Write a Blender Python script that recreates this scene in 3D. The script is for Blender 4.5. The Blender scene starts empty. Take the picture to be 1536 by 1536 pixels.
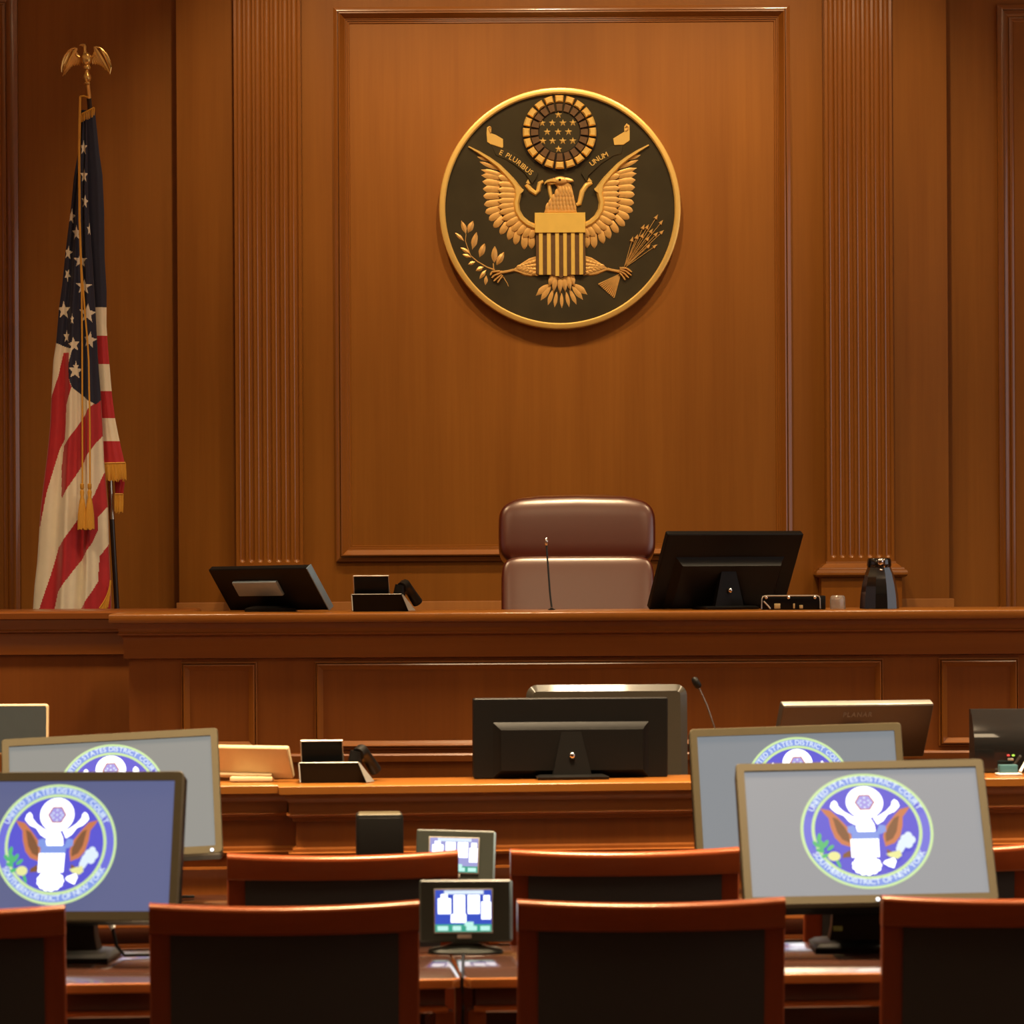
import bpy, bmesh, math, random
from math import sin, cos, pi, radians as R
from mathutils import Vector, Matrix
random.seed(7)
C = bpy.context.scene.collection
# ------------------------------------------------------------------ camera model (1536 px frame)
F, CX, CY, RHO, CAMZ = 5000.0, 720.0, 828.0, 0.0055, 1.63
def W(px, py, Y):
    dx, dy = px - CX, py - CY
    return Vector(((dx - RHO*dy)*Y/F, Y, CAMZ - (dy + RHO*dx)*Y/F))
def XX(px, Y, py=828): return W(px, py, Y).x
def ZZ(py, Y, px=720): return W(px, py, Y).z

# ------------------------------------------------------------------ materials
MATS = {}
def nodes(name):
    m = bpy.data.materials.new(name); m.use_nodes = True
    nt = m.node_tree
    return m, nt, nt.nodes['Principled BSDF']
def plain(name, col, rough=0.5, metal=0.0, coat=0.0, spec=0.5, var=0.06, bump=0.0, scale=40.0, trans=0.0, emit=None, es=0.0, sheen=0.0):
    m, nt, b = nodes(name)
    tc = nt.nodes.new('ShaderNodeTexCoord'); ns = nt.nodes.new('ShaderNodeTexNoise')
    ns.inputs['Scale'].default_value = scale; ns.inputs['Detail'].default_value = 3
    nt.links.new(tc.outputs['Object'], ns.inputs['Vector'])
    mx = nt.nodes.new('ShaderNodeMix'); mx.data_type = 'RGBA'
    mx.inputs['A'].default_value = (*[c*(1-var) for c in col], 1); mx.inputs['B'].default_value = (*[min(1, c*(1+var)) for c in col], 1)
    nt.links.new(ns.outputs['Fac'], mx.inputs['Factor']); nt.links.new(mx.outputs['Result'], b.inputs['Base Color'])
    b.inputs['Roughness'].default_value = rough; b.inputs['Metallic'].default_value = metal
    b.inputs['Coat Weight'].default_value = coat; b.inputs['Coat Roughness'].default_value = 0.08
    b.inputs['Specular IOR Level'].default_value = spec; b.inputs['Transmission Weight'].default_value = trans
    b.inputs['Sheen Weight'].default_value = sheen
    if bump:
        bp = nt.nodes.new('ShaderNodeBump'); bp.inputs['Strength'].default_value = bump; bp.inputs['Distance'].default_value = 0.002
        nt.links.new(ns.outputs['Fac'], bp.inputs['Height']); nt.links.new(bp.outputs['Normal'], b.inputs['Normal'])
    if emit:
        b.inputs['Emission Color'].default_value = (*emit, 1); b.inputs['Emission Strength'].default_value = es
    MATS[name] = m
    return m
def wood(name, c1, c2, axis='Z', rough=0.38, coat=0.25, crough=0.12, s=1.0, spec=0.4):
    """veneer: long soft streaks along `axis`, fine pores, and slow blotches"""
    m, nt, b = nodes(name)
    N, L = nt.nodes.new, nt.links.new
    tc = N('ShaderNodeTexCoord')
    def noise(sx, sl, detail, sc):
        mp = N('ShaderNodeMapping')
        v = {'X': (sl, sx, sx), 'Y': (sx, sl, sx), 'Z': (sx, sx, sl)}[axis]
        mp.inputs['Scale'].default_value = [q*s for q in v]
        n = N('ShaderNodeTexNoise'); n.inputs['Scale'].default_value = sc; n.inputs['Detail'].default_value = detail; n.inputs['Roughness'].default_value = 0.6
        L(tc.outputs['Object'], mp.inputs['Vector']); L(mp.outputs['Vector'], n.inputs['Vector'])
        return n
    a = noise(7, 0.35, 4, 1.0); f = noise(70, 2.0, 3, 1.0); g = noise(1.5, 0.8, 2, 1.0)
    m1 = N('ShaderNodeMath'); m1.operation = 'MULTIPLY_ADD'; m1.inputs[1].default_value = 0.55; L(a.outputs['Fac'], m1.inputs[0])
    m2 = N('ShaderNodeMath'); m2.operation = 'MULTIPLY'; m2.inputs[1].default_value = 0.25; L(f.outputs['Fac'], m2.inputs[0]); L(m2.outputs[0], m1.inputs[2])
    m3 = N('ShaderNodeMath'); m3.operation = 'MULTIPLY_ADD'; m3.inputs[1].default_value = 0.3; L(g.outputs['Fac'], m3.inputs[0]); L(m1.outputs[0], m3.inputs[2])
    cr = N('ShaderNodeValToRGB'); cr.color_ramp.elements[0].position = 0.36; cr.color_ramp.elements[1].position = 0.72
    cr.color_ramp.elements[0].color = (*c1, 1); cr.color_ramp.elements[1].color = (*c2, 1)
    L(m3.outputs[0], cr.inputs['Fac']); L(cr.outputs['Color'], b.inputs['Base Color'])
    b.inputs['Roughness'].default_value = rough; b.inputs['Coat Weight'].default_value = coat; b.inputs['Coat Roughness'].default_value = crough; b.inputs['Specular IOR Level'].default_value = spec
    bp = N('ShaderNodeBump'); bp.inputs['Strength'].default_value = 0.06; bp.inputs['Distance'].default_value = 0.001
    L(f.outputs['Fac'], bp.inputs['Height']); L(bp.outputs['Normal'], b.inputs['Normal'])
    MATS[name] = m
    return m
def glow(name, col, st):
    m, nt, b = nodes(name)
    b.inputs['Base Color'].default_value = (0.01, 0.01, 0.012, 1); b.inputs['Roughness'].default_value = 0.4; b.inputs['Specular IOR Level'].default_value = 0.15
    b.inputs['Emission Color'].default_value = (*col, 1); b.inputs['Emission Strength'].default_value = st
    MATS[name] = m
    return m

wallwood = wood('wall_veneer', (0.235, 0.078, 0.0085), (0.325, 0.118, 0.015), 'Z', 0.5, 0.0, 0.2, spec=0.25)
wallside = wallwood
trimwood = wood('trim_wood', (0.22, 0.070, 0.009), (0.30, 0.104, 0.014), 'Z', 0.28, 0.7, 0.1)
trimh = wood('trim_wood_horizontal', (0.22, 0.070, 0.009), (0.30, 0.104, 0.014), 'X', 0.28, 0.7, 0.1)
benchv = wood('bench_veneer', (0.185, 0.052, 0.008), (0.25, 0.078, 0.012), 'Z', 0.38, 0.25, 0.15)
benchh = wood('bench_veneer_horizontal', (0.185, 0.052, 0.008), (0.25, 0.078, 0.012), 'X', 0.36, 0.3, 0.12)
topwood = wood('counter_top_wood', (0.235, 0.078, 0.011), (0.31, 0.112, 0.017), 'X', 0.3, 0.4, 0.1)
tablewood = wood('table_wood', (0.030, 0.012, 0.008), (0.050, 0.018, 0.010), 'X', 0.22, 1.0, 0.09)
tablewood.node_tree.nodes['Principled BSDF'].inputs['Coat IOR'].default_value = 2.3
edgewood = wood('table_edge_wood', (0.38, 0.125, 0.028), (0.47, 0.165, 0.04), 'X', 0.26, 0.5, 0.1)
apronwood = wood('table_apron_wood', (0.06, 0.018, 0.008), (0.09, 0.026, 0.011), 'X', 0.35, 0.3)
chairwood = wood('chair_mahogany', (0.13, 0.022, 0.007), (0.20, 0.038, 0.011), 'Z', 0.34, 0.25, 0.15)
chairrail = wood('chair_mahogany_rail', (0.14, 0.026, 0.007), (0.21, 0.044, 0.011), 'X', 0.32, 0.25, 0.2)
for q_ in (chairwood, chairrail):
    b_ = q_.node_tree.nodes['Principled BSDF']; b_.inputs['Coat Tint'].default_value = (1.0, 0.72, 0.40, 1); b_.inputs['Specular Tint'].default_value = (1.0, 0.70, 0.40, 1)
upholstery = plain('black_upholstery', (0.030, 0.029, 0.030), 0.75, spec=0.3, bump=0.3, scale=300)
gold = plain('polished_gold', (0.95, 0.62, 0.17), 0.33, 0.5, var=0.05)
goldm = plain('relief_gold', (0.72, 0.41, 0.12), 0.42, 0.45, var=0.2, scale=60, bump=0.15)
goldb = plain('shield_gold', (0.90, 0.60, 0.13), 0.36, 0.35, var=0.1, scale=25)
bronze = plain('dark_bronze', (0.060, 0.047, 0.022), 0.36, 0.5, var=0.3, scale=9)
bronzeb = plain('brown_bronze', (0.16, 0.088, 0.040), 0.5, 0.6, var=0.25, scale=50)
bronzed = plain('deep_bronze', (0.022, 0.014, 0.008), 0.5, 0.4)
brass = plain('brass', (0.85, 0.55, 0.17), 0.28, 0.75)
polew = plain('pole_metal', (0.62, 0.55, 0.42), 0.25, 1.0)
poled = plain('pole_dark', (0.03, 0.022, 0.018), 0.3, 0.0, coat=0.5)
navy = plain('flag_navy', (0.010, 0.011, 0.034), 0.65, sheen=0.1, var=0.15)
red = plain('flag_red', (0.46, 0.011, 0.018), 0.6, sheen=0.2, var=0.1)
cream = plain('flag_white', (0.80, 0.71, 0.54), 0.65, sheen=0.2, var=0.06)
fringe_m = plain('gold_fringe', (0.66, 0.32, 0.03), 0.55, bump=0.2, scale=200)
leather = plain('oxblood_leather', (0.075, 0.011, 0.006), 0.34, coat=1.0, bump=0.05, scale=160)
lb_ = leather.node_tree.nodes['Principled BSDF']; lb_.inputs['Coat Roughness'].default_value = 0.3; lb_.inputs['Coat Tint'].default_value = (1.0, 0.7, 0.36, 1); lb_.inputs['Coat IOR'].default_value = 1.9; lb_.inputs['Specular Tint'].default_value = (1.0, 0.75, 0.5, 1)
taupe = plain('taupe_vinyl', (0.042, 0.037, 0.026), 0.38, coat=0.25, spec=0.3, bump=0.1, scale=200)
blackp = plain('black_plastic', (0.0060, 0.0055, 0.005), 0.4, spec=0.17, scale=200, bump=0.06)
blackg = plain('black_gloss', (0.008, 0.008, 0.008), 0.06, coat=1.0)
darkb = plain('dark_brown_plastic', (0.030, 0.021, 0.015), 0.4)
bezelm = plain('taupe_bezel', (0.070, 0.057, 0.032), 0.45, 0.2, spec=0.25)
panelm = plain('grey_panel_plastic', (0.026, 0.030, 0.024), 0.45, spec=0.35)
silver = plain('silver_plastic', (0.55, 0.52, 0.46), 0.3, 0.7)
chrome = plain('chrome', (0.85, 0.83, 0.78), 0.1, 1.0)
creamp = plain('cream_plastic', (0.54, 0.41, 0.235), 0.45, spec=0.3)
blueg = plain('bluish_lit_edge', (0.17, 0.24, 0.30), 0.35, 0.2)  # bluish side light put into the colour of dark casing edges
gunm = plain('gunmetal', (0.035, 0.042, 0.046), 0.4, 0.1, spec=0.2)
clear = plain('clear_plastic', (0.95, 0.95, 0.92), 0.08, trans=0.9)
platem = plain('pale_blue_plate', (0.36, 0.46, 0.54), 0.35, 0.2)
teal = plain('teal_pad', (0.03, 0.10, 0.12), 0.5)
white = plain('white_plastic', (0.75, 0.74, 0.70), 0.4)
tan = plain('tan_letters', (0.55, 0.42, 0.2), 0.4, 0.4)
carpet = plain('carpet', (0.09, 0.05, 0.035), 0.95, var=0.3, scale=120, bump=0.4)
plaster = plain('ceiling_plaster', (0.78, 0.70, 0.56), 0.9)
greyt = plain('grey_lettering', (0.10, 0.11, 0.11), 0.5)

# ------------------------------------------------------------------ mesh builder
class MB:
    def __init__(self): self.v, self.f, self.m = [], [], []
    def add(self, vs, fs, m=0, M=None):
        b = len(self.v)
        for q in vs:
            q = Vector(q); self.v.append(M @ q if M is not None else q)
        for f in fs: self.f.append([b+i for i in f]); self.m.append(m)
        return self
    def box(self, x0, x1, y0, y1, z0, z1, bev=0.0, m=0, M=None, seg=2):
        bm = bmesh.new(); bmesh.ops.create_cube(bm, size=1)
        for q in bm.verts: q.co = Vector(((x0+x1)/2+q.co.x*(x1-x0), (y0+y1)/2+q.co.y*(y1-y0), (z0+z1)/2+q.co.z*(z1-z0)))
        if bev: bmesh.ops.bevel(bm, geom=bm.edges[:], offset=bev, segments=seg, profile=0.5, affect='EDGES')
        bm.verts.index_update()
        self.add([q.co.copy() for q in bm.verts], [[q.index for q in f.verts] for f in bm.faces], m, M); bm.free()
        return self
    def loft(self, x0, x1, y0, y1, levels, m=0, M=None, back=True):
        """stack of plan rectangles; level = (z, overhang); the back edge stays put unless back"""
        vs, fs = [], []
        for z, o in levels:
            yb = y1 + (o if back else 0)
            vs += [(x0-o, y0-o, z), (x1+o, y0-o, z), (x1+o, yb, z), (x0-o, yb, z)]
        n = len(levels)
        for i in range(n-1):
            for k in range(4):
                fs.append([i*4+k, i*4+(k+1) % 4, i*4+4+(k+1) % 4, i*4+4+k])
        fs.append([3, 2, 1, 0]); fs.append([n*4-4+k for k in range(4)])
        if levels[0][0] > levels[-1][0]: fs = [f[::-1] for f in fs]
        return self.add(vs, fs, m, M)
    def frame(self, x0, x1, z0, z1, y, prof, m=0, M=None, mh=None):
        """mitred moulding round a rectangle facing -y; prof = (inset, proud)"""
        vs = []
        for i, h in prof:
            vs += [(x0+i, y-h, z0+i), (x1-i, y-h, z0+i), (x1-i, y-h, z1-i), (x0+i, y-h, z1-i)]
        for k in range(4):
            fs = [[i*4+k, i*4+(k+1) % 4, i*4+4+(k+1) % 4, i*4+4+k] for i in range(len(prof)-1)]
            self.add(vs, fs, (mh if mh is not None and k in (0, 2) else m), M)
        return self
    def lathe(self, prof, n=32, m=0, M=None, cap=True):
        vs, fs = [], []
        for r, z in prof:
            vs += [(r*cos(2*pi*k/n), r*sin(2*pi*k/n), z) for k in range(n)]
        for i in range(len(prof)-1):
            for k in range(n): fs.append([i*n+k, i*n+(k+1) % n, i*n+n+(k+1) % n, i*n+n+k])
        if cap:
            fs.append([k for k in range(n)][::-1]); fs.append([(len(prof)-1)*n+k for k in range(n)])
        return self.add(vs, fs, m, M)
    def tube(self, path, rad, n=8, m=0, M=None):
        P = [Vector(p) for p in path]; N = len(P)
        rs = rad if isinstance(rad, (list, tuple)) else [rad]*N
        vs, fs = [], []
        up = Vector((0, 0, 1))
        for i in range(N):
            t = (P[min(i+1, N-1)]-P[max(i-1, 0)]).normalized()
            a = t.cross(up)
            if a.length < 1e-3: a = t.cross(Vector((0, 1, 0)))
            a.normalize(); b = a.cross(t)
            vs += [P[i]+a*rs[i]*cos(2*pi*k/n)+b*rs[i]*sin(2*pi*k/n) for k in range(n)]
        for i in range(N-1):
            for k in range(n): fs.append([i*n+k, i*n+(k+1) % n, i*n+n+(k+1) % n, i*n+n+k])
        fs.append(list(range(n))[::-1]); fs.append([(N-1)*n+k for k in range(n)])
        return self.add(vs, fs, m, M)
    def prism(self, poly, h0, h1, m=0, M=None, bev=0.0):
        """polygon in (x, z), extruded along -y from h0 to h1; optional chamfer"""
        A = sum(poly[i][0]*poly[(i+1) % len(poly)][1]-poly[(i+1) % len(poly)][0]*poly[i][1] for i in range(len(poly)))
        if A < 0: poly = poly[::-1]
        n = len(poly); vs = [(x, -h0, z) for x, z in poly]; vs += [(x, -(h1-bev), z) for x, z in poly]
        rings = 2
        if bev:
            for i in range(n):
                p, q, r = Vector(poly[i-1]), Vector(poly[i]), Vector(poly[(i+1) % n])
                d1 = (q-p); d2 = (r-q)
                n1 = Vector((-d1.y, d1.x)); n2 = Vector((-d2.y, d2.x))
                if n1.length: n1.normalize()
                if n2.length: n2.normalize()
                nn = n1+n2
                if nn.length > 1e-6: nn.normalize()
                q2 = q+nn*bev
                vs.append((q2.x, -h1, q2.y))
            rings = 3
        fs = [list(range(n))[::-1]]
        for k in range(rings-1):
            fs += [[k*n+i, k*n+(i+1) % n, k*n+n+(i+1) % n, k*n+n+i] for i in range(n)]
        fs.append([(rings-1)*n+i for i in range(n)])
        return self.add(vs, fs, m, M)
    def superell(self, c, w, h, d, e1=0.3, e2=0.3, nu=40, nv=24, m=0, M=None):
        """cushion: superellipsoid, x width, z height, y depth"""
        pw = lambda q, e: math.copysign(abs(q)**e, q)
        vs, fs = [], []
        for j in range(nv+1):
            t = -pi/2+pi*j/nv
            for i in range(nu):
                u = 2*pi*i/nu
                vs.append((c[0]+w/2*pw(cos(t), e1)*pw(cos(u), e2), c[1]+d/2*pw(cos(t), e1)*pw(sin(u), e2), c[2]+h/2*pw(sin(t), e1)))
        for j in range(nv):
            for i in range(nu): fs.append([j*nu+i, j*nu+(i+1) % nu, (j+1)*nu+(i+1) % nu, (j+1)*nu+i])
        return self.add(vs, fs, m, M)
    def build(self, name, mats, parent=None, smooth=38, world=False):
        if not isinstance(mats, (list, tuple)): mats = [mats]
        me = bpy.data.meshes.new(name)
        vs = self.v
        if world and parent is not None:
            r = parent
            while r.parent: r = r.parent
            T = (Matrix.Translation(r.location) @ r.rotation_euler.to_matrix().to_4x4()).inverted()
            vs = [T @ q for q in vs]
        me.from_pydata([tuple(q) for q in vs], [], self.f)
        for q in mats: me.materials.append(q)
        me.polygons.foreach_set('material_index', self.m)
        if smooth:
            me.polygons.foreach_set('use_smooth', [True]*len(me.polygons))
            me.set_sharp_from_angle(angle=R(smooth))
        me.update()
        o = bpy.data.objects.new(name, me); C.objects.link(o)
        if parent: o.parent = parent
        return o

def tag(o, label=None, cat=None, group=None, kind=None):
    for k, v in (('label', label), ('category', cat), ('group', group), ('kind', kind)):
        if v: o[k] = v
    return o
def thing(name, label, cat, loc=(0, 0, 0), rz=0.0, group=None):
    o = bpy.data.objects.new(name, None); o.empty_display_size = 0.05; C.objects.link(o)
    o.location = loc; o.rotation_euler = (0, 0, rz)
    return tag(o, label, cat, group)
def struct(name, mb, mats, smooth=38):
    return tag(mb.build(name, mats, smooth=smooth), kind='structure')
def copy_tree(o, parent=None):
    c = o.copy(); C.objects.link(c)
    if parent: c.parent = parent
    for ch in list(o.children): copy_tree(ch, c)
    return c

# ------------------------------------------------------------------ glyphs
GL = {}
def glyph(ch):
    if ch not in GL:
        cu = bpy.data.curves.new('g', 'FONT'); cu.body = ch; cu.size = 1; cu.offset = 0.012; cu.resolution_u = 3
        ob = bpy.data.objects.new('g', cu); C.objects.link(ob); bpy.context.view_layer.update()
        me = bpy.data.meshes.new_from_object(ob.evaluated_get(bpy.context.evaluated_depsgraph_get()))
        vs = [(v.co.x, v.co.y) for v in me.vertices]; fs = [list(p.vertices) for p in me.polygons]
        bpy.data.objects.remove(ob); bpy.data.curves.remove(cu); bpy.data.meshes.remove(me)
        x0 = min([v[0] for v in vs], default=0); x1 = max([v[0] for v in vs], default=0.3)
        GL[ch] = ([(x-(x0+x1)/2, y) for x, y in vs], fs, x1-x0)
    return GL[ch]
def put_glyph(mb, ch, M, y0, th, m=0):
    """glyph laid in (x, z), front face at y0-th, given thickness"""
    vs, fs, w = glyph(ch)
    n = len(vs)
    if not n: return
    V = []
    for d in (y0-th, y0):
        V += [(M @ Vector((x, 0, y)))+Vector((0, d, 0)) for x, y in vs]
    ed = {}
    for f in fs:
        for a, b in zip(f, f[1:]+f[:1]): ed[(a, b)] = 1
    FF = [f for f in fs]+[[q+n for q in f[::-1]] for f in fs]
    FF += [[a, a+n, b+n, b] for (a, b) in ed if (b, a) not in ed]
    mb.add(V, FF, m)
def line_text(mb, s, path, size, y0, th, m=0, gap=0.14, sp=0.32):
    """letters along a 2D polyline path (x, z), centred"""
    ws = [(glyph(c)[2] if c != ' ' else sp) for c in s]
    tot = sum(ws)*size+gap*size*(len(s)-1)
    P = [Vector(p) for p in path]; seg = [(P[i+1]-P[i]).length for i in range(len(P)-1)]
    d = (sum(seg)-tot)/2
    for c, w in zip(s, ws):
        t = d+w*size/2; i = 0
        while i < len(seg)-1 and t > seg[i]: t -= seg[i]; i += 1
        u = (P[i+1]-P[i]).normalized(); q = P[i]+u*t
        if c != ' ':
            M = Matrix.Translation((q.x, 0, q.y)) @ Matrix.Rotation(-math.atan2(u.y, u.x), 4, 'Y') @ Matrix.Scale(size, 4)
            put_glyph(mb, c, M, y0, th, m)
        d += w*size+gap*size
def arc(cx, cz, r, a0, a1, n=40):
    return [(cx+r*cos(R(a0+(a1-a0)*i/n)), cz+r*sin(R(a0+(a1-a0)*i/n))) for i in range(n+1)]

# ================================================================== ROOM
BAY, OUT, PIL = 13.95, 14.05, 13.86
CEIL = 5.2
struct('floor', MB().box(-5.6, 5.6, -4.2, 14.3, -0.1, 0), carpet)
struct('floor_platform', MB().box(-5.5, 5.5, 11.78, 14.05, 0.0, 0.45), carpet)
struct('ceiling', MB().box(-5.6, 5.6, -4.2, 14.3, CEIL, CEIL+0.1), plaster)
struct('wall_back', MB().box(-5.6, 5.6, OUT, OUT+0.2, 0, CEIL), wallwood)
struct('wall_left', MB().box(-5.7, -5.5, -4.2, 14.3, 0, CEIL), wallwood)
struct('wall_right', MB().box(5.5, 5.7, -4.2, 14.3, 0, CEIL), wallwood)
struct('wall_rear', MB().box(-5.6, 5.6, -4.3, -4.1, 0, CEIL), wallwood)
# proud bay behind the bench, with narrow outer boards
struct('trim_1', MB().box(XX(268, BAY), XX(1424, BAY), BAY, OUT+0.02, 0.4, CEIL, 0.004), wallwood)
# centre panel moulding
PX0, PX1 = XX(500, BAY, 10), XX(1184, BAY, 10)
PZ0, PZ1 = ZZ(842.5, BAY, 500), ZZ(12, BAY, 500)
k = BAY/F
prof = [(0, 0), (0, 0.016), (4*k, 0.022), (6.5*k, 0.022), (6.6*k, 0.012), (8*k, 0.012), (8*k, 0.034), (10*k, 0.036), (17*k, 0.012), (18*k, 0.012), (18.5*k, 0.008), (20.5*k, 0.008), (21*k, 0.004), (23.5*k, 0.004), (24*k, 0.0)]
struct('trim_2', MB().frame(PX0, PX1, PZ0, PZ1, BAY, prof, 0, mh=1), [trimwood, trimh])
# framed panels at both edges of the wall
prof2 = [(0, 0), (0, 0.02), (5*k, 0.03), (8*k, 0.03), (8*k, 0.012), (11*k, 0.012), (18*k, -0.0), (19*k, 0.006), (23*k, 0.006), (26*k, 0.0)]
struct('trim_3', MB().frame(-4.4, XX(31, OUT), 0.9, ZZ(-14, OUT, 0), OUT, prof2, 0, mh=1), [trimwood, trimh])
struct('trim_4', MB().frame(XX(1499, OUT), 4.6, 0.9, ZZ(8, OUT, 1500), OUT, prof2, 0, mh=1), [trimwood, trimh])
# fluted pilasters
def pilaster(name, x0, x1, zend):
    mb = MB(); nf = 7; w = x1-x0; pitch = w/(nf+0.35); r = pitch*0.37; mrg = (w-pitch*nf)/2
    pts = [(x0, OUT), (x0, PIL)]
    cups = []
    for i in range(nf):
        c = x0+mrg+pitch*(i+0.5); cups.append(c)
        pts += [(c-r*cos(pi*k/10), PIL+r*0.95*sin(pi*k/10)) for k in range(11)]
    pts += [(x1, PIL), (x1, OUT)]
    n = len(pts); zt = 4.85
    vs = [(x, y, zend) for x, y in pts]+[(x, y, zt) for x, y in pts]
    mb.add(vs, [[i, i+1, n+i+1, n+i] for i in range(n-1)])
    mb.add(vs, [list(range(n))[::-1], [n+i for i in range(n)]])
    # rounded flute ends: quarter-sphere cups below zend, set in the block
    for c in cups:
        rows = 6; V = []; FF = []
        for a in range(rows+1):
            al = (pi/2)*a/rows
            for k in range(11):
                V.append((c-r*cos(pi*k/10)*cos(al), PIL+r*0.95*sin(pi*k/10)*cos(al), zend-r*sin(al)))
        for a in range(rows):
            for k in range(10): FF.append([a*11+k, (a+1)*11+k, (a+1)*11+k+1, a*11+k+1])
        mb.add(V, FF)
    # front strips between cups, then the solid foot
    zb = zend-r
    xs = [x0]+[q for c in cups for q in (c-r, c+r)]+[x1]
    for i in range(0, len(xs), 2):
        mb.add([(xs[i], PIL, zb), (xs[i+1], PIL, zb), (xs[i+1], PIL, zend), (xs[i], PIL, zend)], [[0, 1, 2, 3]])
    for c in cups:
        V = [(c-r, PIL, zb)]+[(c-r*cos(pi*k/10), PIL, zend-r*sin(pi*k/10)) for k in range(11)]+[(c+r, PIL, zb)]
        mb.add(V, [[0, i+1, i] for i in range(1, 6)]+[[12, i+1, i] for i in range(6, 11)]+[[0, 12, 6]])
    for xa, xb in ((x0, x0), (x1, x1)):
        mb.add([(xa, PIL, zb), (xa, OUT, zb), (xa, OUT, zend), (xa, PIL, zend)], [[0, 1, 2, 3]])
    kk = PIL/F
    z = zb; B = [(z, 0), (z-5*kk, 0), (z-5*kk, 2*kk), (z-8*kk, 2.5*kk), (z-10*kk, 6*kk), (z-14*kk, 10*kk), (z-14*kk, 13*kk), (z-17*kk, 14*kk), (z-18*kk, 14*kk), (z-18*kk, 16.5*kk), (z-21*kk, 18*kk), (z-25*kk, 18*kk), (z-28*kk, 15.5*kk), (z-29*kk, 11*kk), (z-29.5*kk, 10*kk), (0.45, 10*kk)]
    mb.loft(x0, x1, PIL, OUT, B)
    return struct(name, mb, trimwood)
pilaster('trim_5', XX(350, PIL, 10), XX(450, PIL, 10), ZZ(839, PIL, 400))
pilaster('trim_6', XX(1236.5, PIL, 10), XX(1337, PIL, 10), ZZ(832, PIL, 1290))
zb = ZZ(902, BAY, 640)
struct('baseboard_back', MB().loft(XX(268, BAY)-0.01, XX(1427, BAY)+0.01, BAY-0.004, BAY+0.09, [(0.45, 0), (zb-0.003, 0), (zb, -0.002)]), wallwood)

# ================================================================== GREAT SEAL
SY = BAY
KS = 13.9/(F*3.84)
sc_ = W(640+768/3.84, 110+777/3.84, 13.9)
seal = thing('wall_seal', 'round dark bronze eagle seal with gold rim mounted high on the centre wall panel', 'seal', (sc_.x, SY, sc_.z))
def S(u, v): return ((u-768)*KS, (777-v)*KS)
MY = Matrix.Rotation(R(90), 4, 'X')      # lathe axis z -> -y
r1, r0 = 698*KS, 660*KS
MB().lathe([(r0+0.004, 0.0), (r0+0.004, 0.036), (r0, 0.036)]+[(r0*q, 0.036-0.012*(1-q*q)) for q in (0.8, 0.6, 0.4, 0.2)]+[(0.002, 0.024)], 96, 0, MY).build('disc', bronze, seal)
MB().lathe([(r1-0.004, 0.0), (r1, 0.006), (r1, 0.040), (r1-0.003, 0.047), (r1-0.009, 0.050), (r0+0.006, 0.050), (r0+0.001, 0.046), (r0, 0.034), (r0+0.004, 0.030), (r0+0.004, 0.0)], 128, 0, MY, cap=False).build('rim', gold, seal)
H0 = 0.024
def leaf(mb, b, t, w, h=0.008, h0=H0, m=0, belly=0.5, blunt=0.35, n=7, plume=0):
    """feather or leaf: ridge raised along the middle; b, t in seal drawing units"""
    B, T = Vector(S(*b)), Vector(S(*t)); d = T-B; L = d.length; d.normalize(); nrm = Vector((-d.y, d.x)); w = w*KS/2
    vs, fs = [], []
    for i in range(n+1):
        s = i/n
        ww = w*(max(0.0, math.sin(pi*min(1, (s*(1-blunt)+blunt*0.5*s+0.12 if s < 0.9 else 0.98)))))**0.6 if i < n else w*0.05
        if s < belly: ww *= 0.55+0.45*s/belly
        if plume:
            ww = w*(0.86+0.14*min(1, s/0.5)) if s < plume else w*(0.86+0.14*min(1, s/0.5))*max(0.06, 1-((s-plume)/(1-plume))**(2.2 if plume > 0.6 else 1.3))
        hh = h*(0.6+0.4*sin(pi*s)) if i < n else h*0.3
        p = B+d*L*s
        for kx, kh in ((-1, 0), (-0.88, 0.62), (0, 1), (0.88, 0.62), (1, 0)):
            q = p+nrm*ww*kx
            vs.append((q.x, -(h0+hh*kh), q.y))
    for i in range(n):
        for j in range(4): fs.append([i*5+j, i*5+j+1, i*5+5+j+1, i*5+5+j])
    mb.add(vs, [f[::-1] for f in fs], m)
def spoly(mb, pts, h0, h1, m=0, bev=0.0015): mb.prism([S(*p) for p in pts], h0, h1, m, bev=bev)
def sbar(mb, pts, ws, h, m=0, h0=H0):
    """raised rounded band along drawing points with widths ws"""
    P = [Vector(S(*p)) for p in pts]; vs, fs = [], []
    for i, p in enumerate(P):
        t = (P[min(i+1, len(P)-1)]-P[max(i-1, 0)]).normalized(); n = Vector((-t.y, t.x)); w = ws[i]*KS/2
        for a, hh in ((-1, 0), (-0.85, 0.6), (-0.4, 1), (0.4, 1), (0.85, 0.6), (1, 0)):
            q = p+n*w*a; vs.append((q.x, -(h0+h*hh), q.y))
    for i in range(len(P)-1):
        for j in range(5): fs.append([i*6+j+1, i*6+j, i*6+6+j, i*6+6+j+1])
    mb.add(vs, fs, m)
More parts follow.
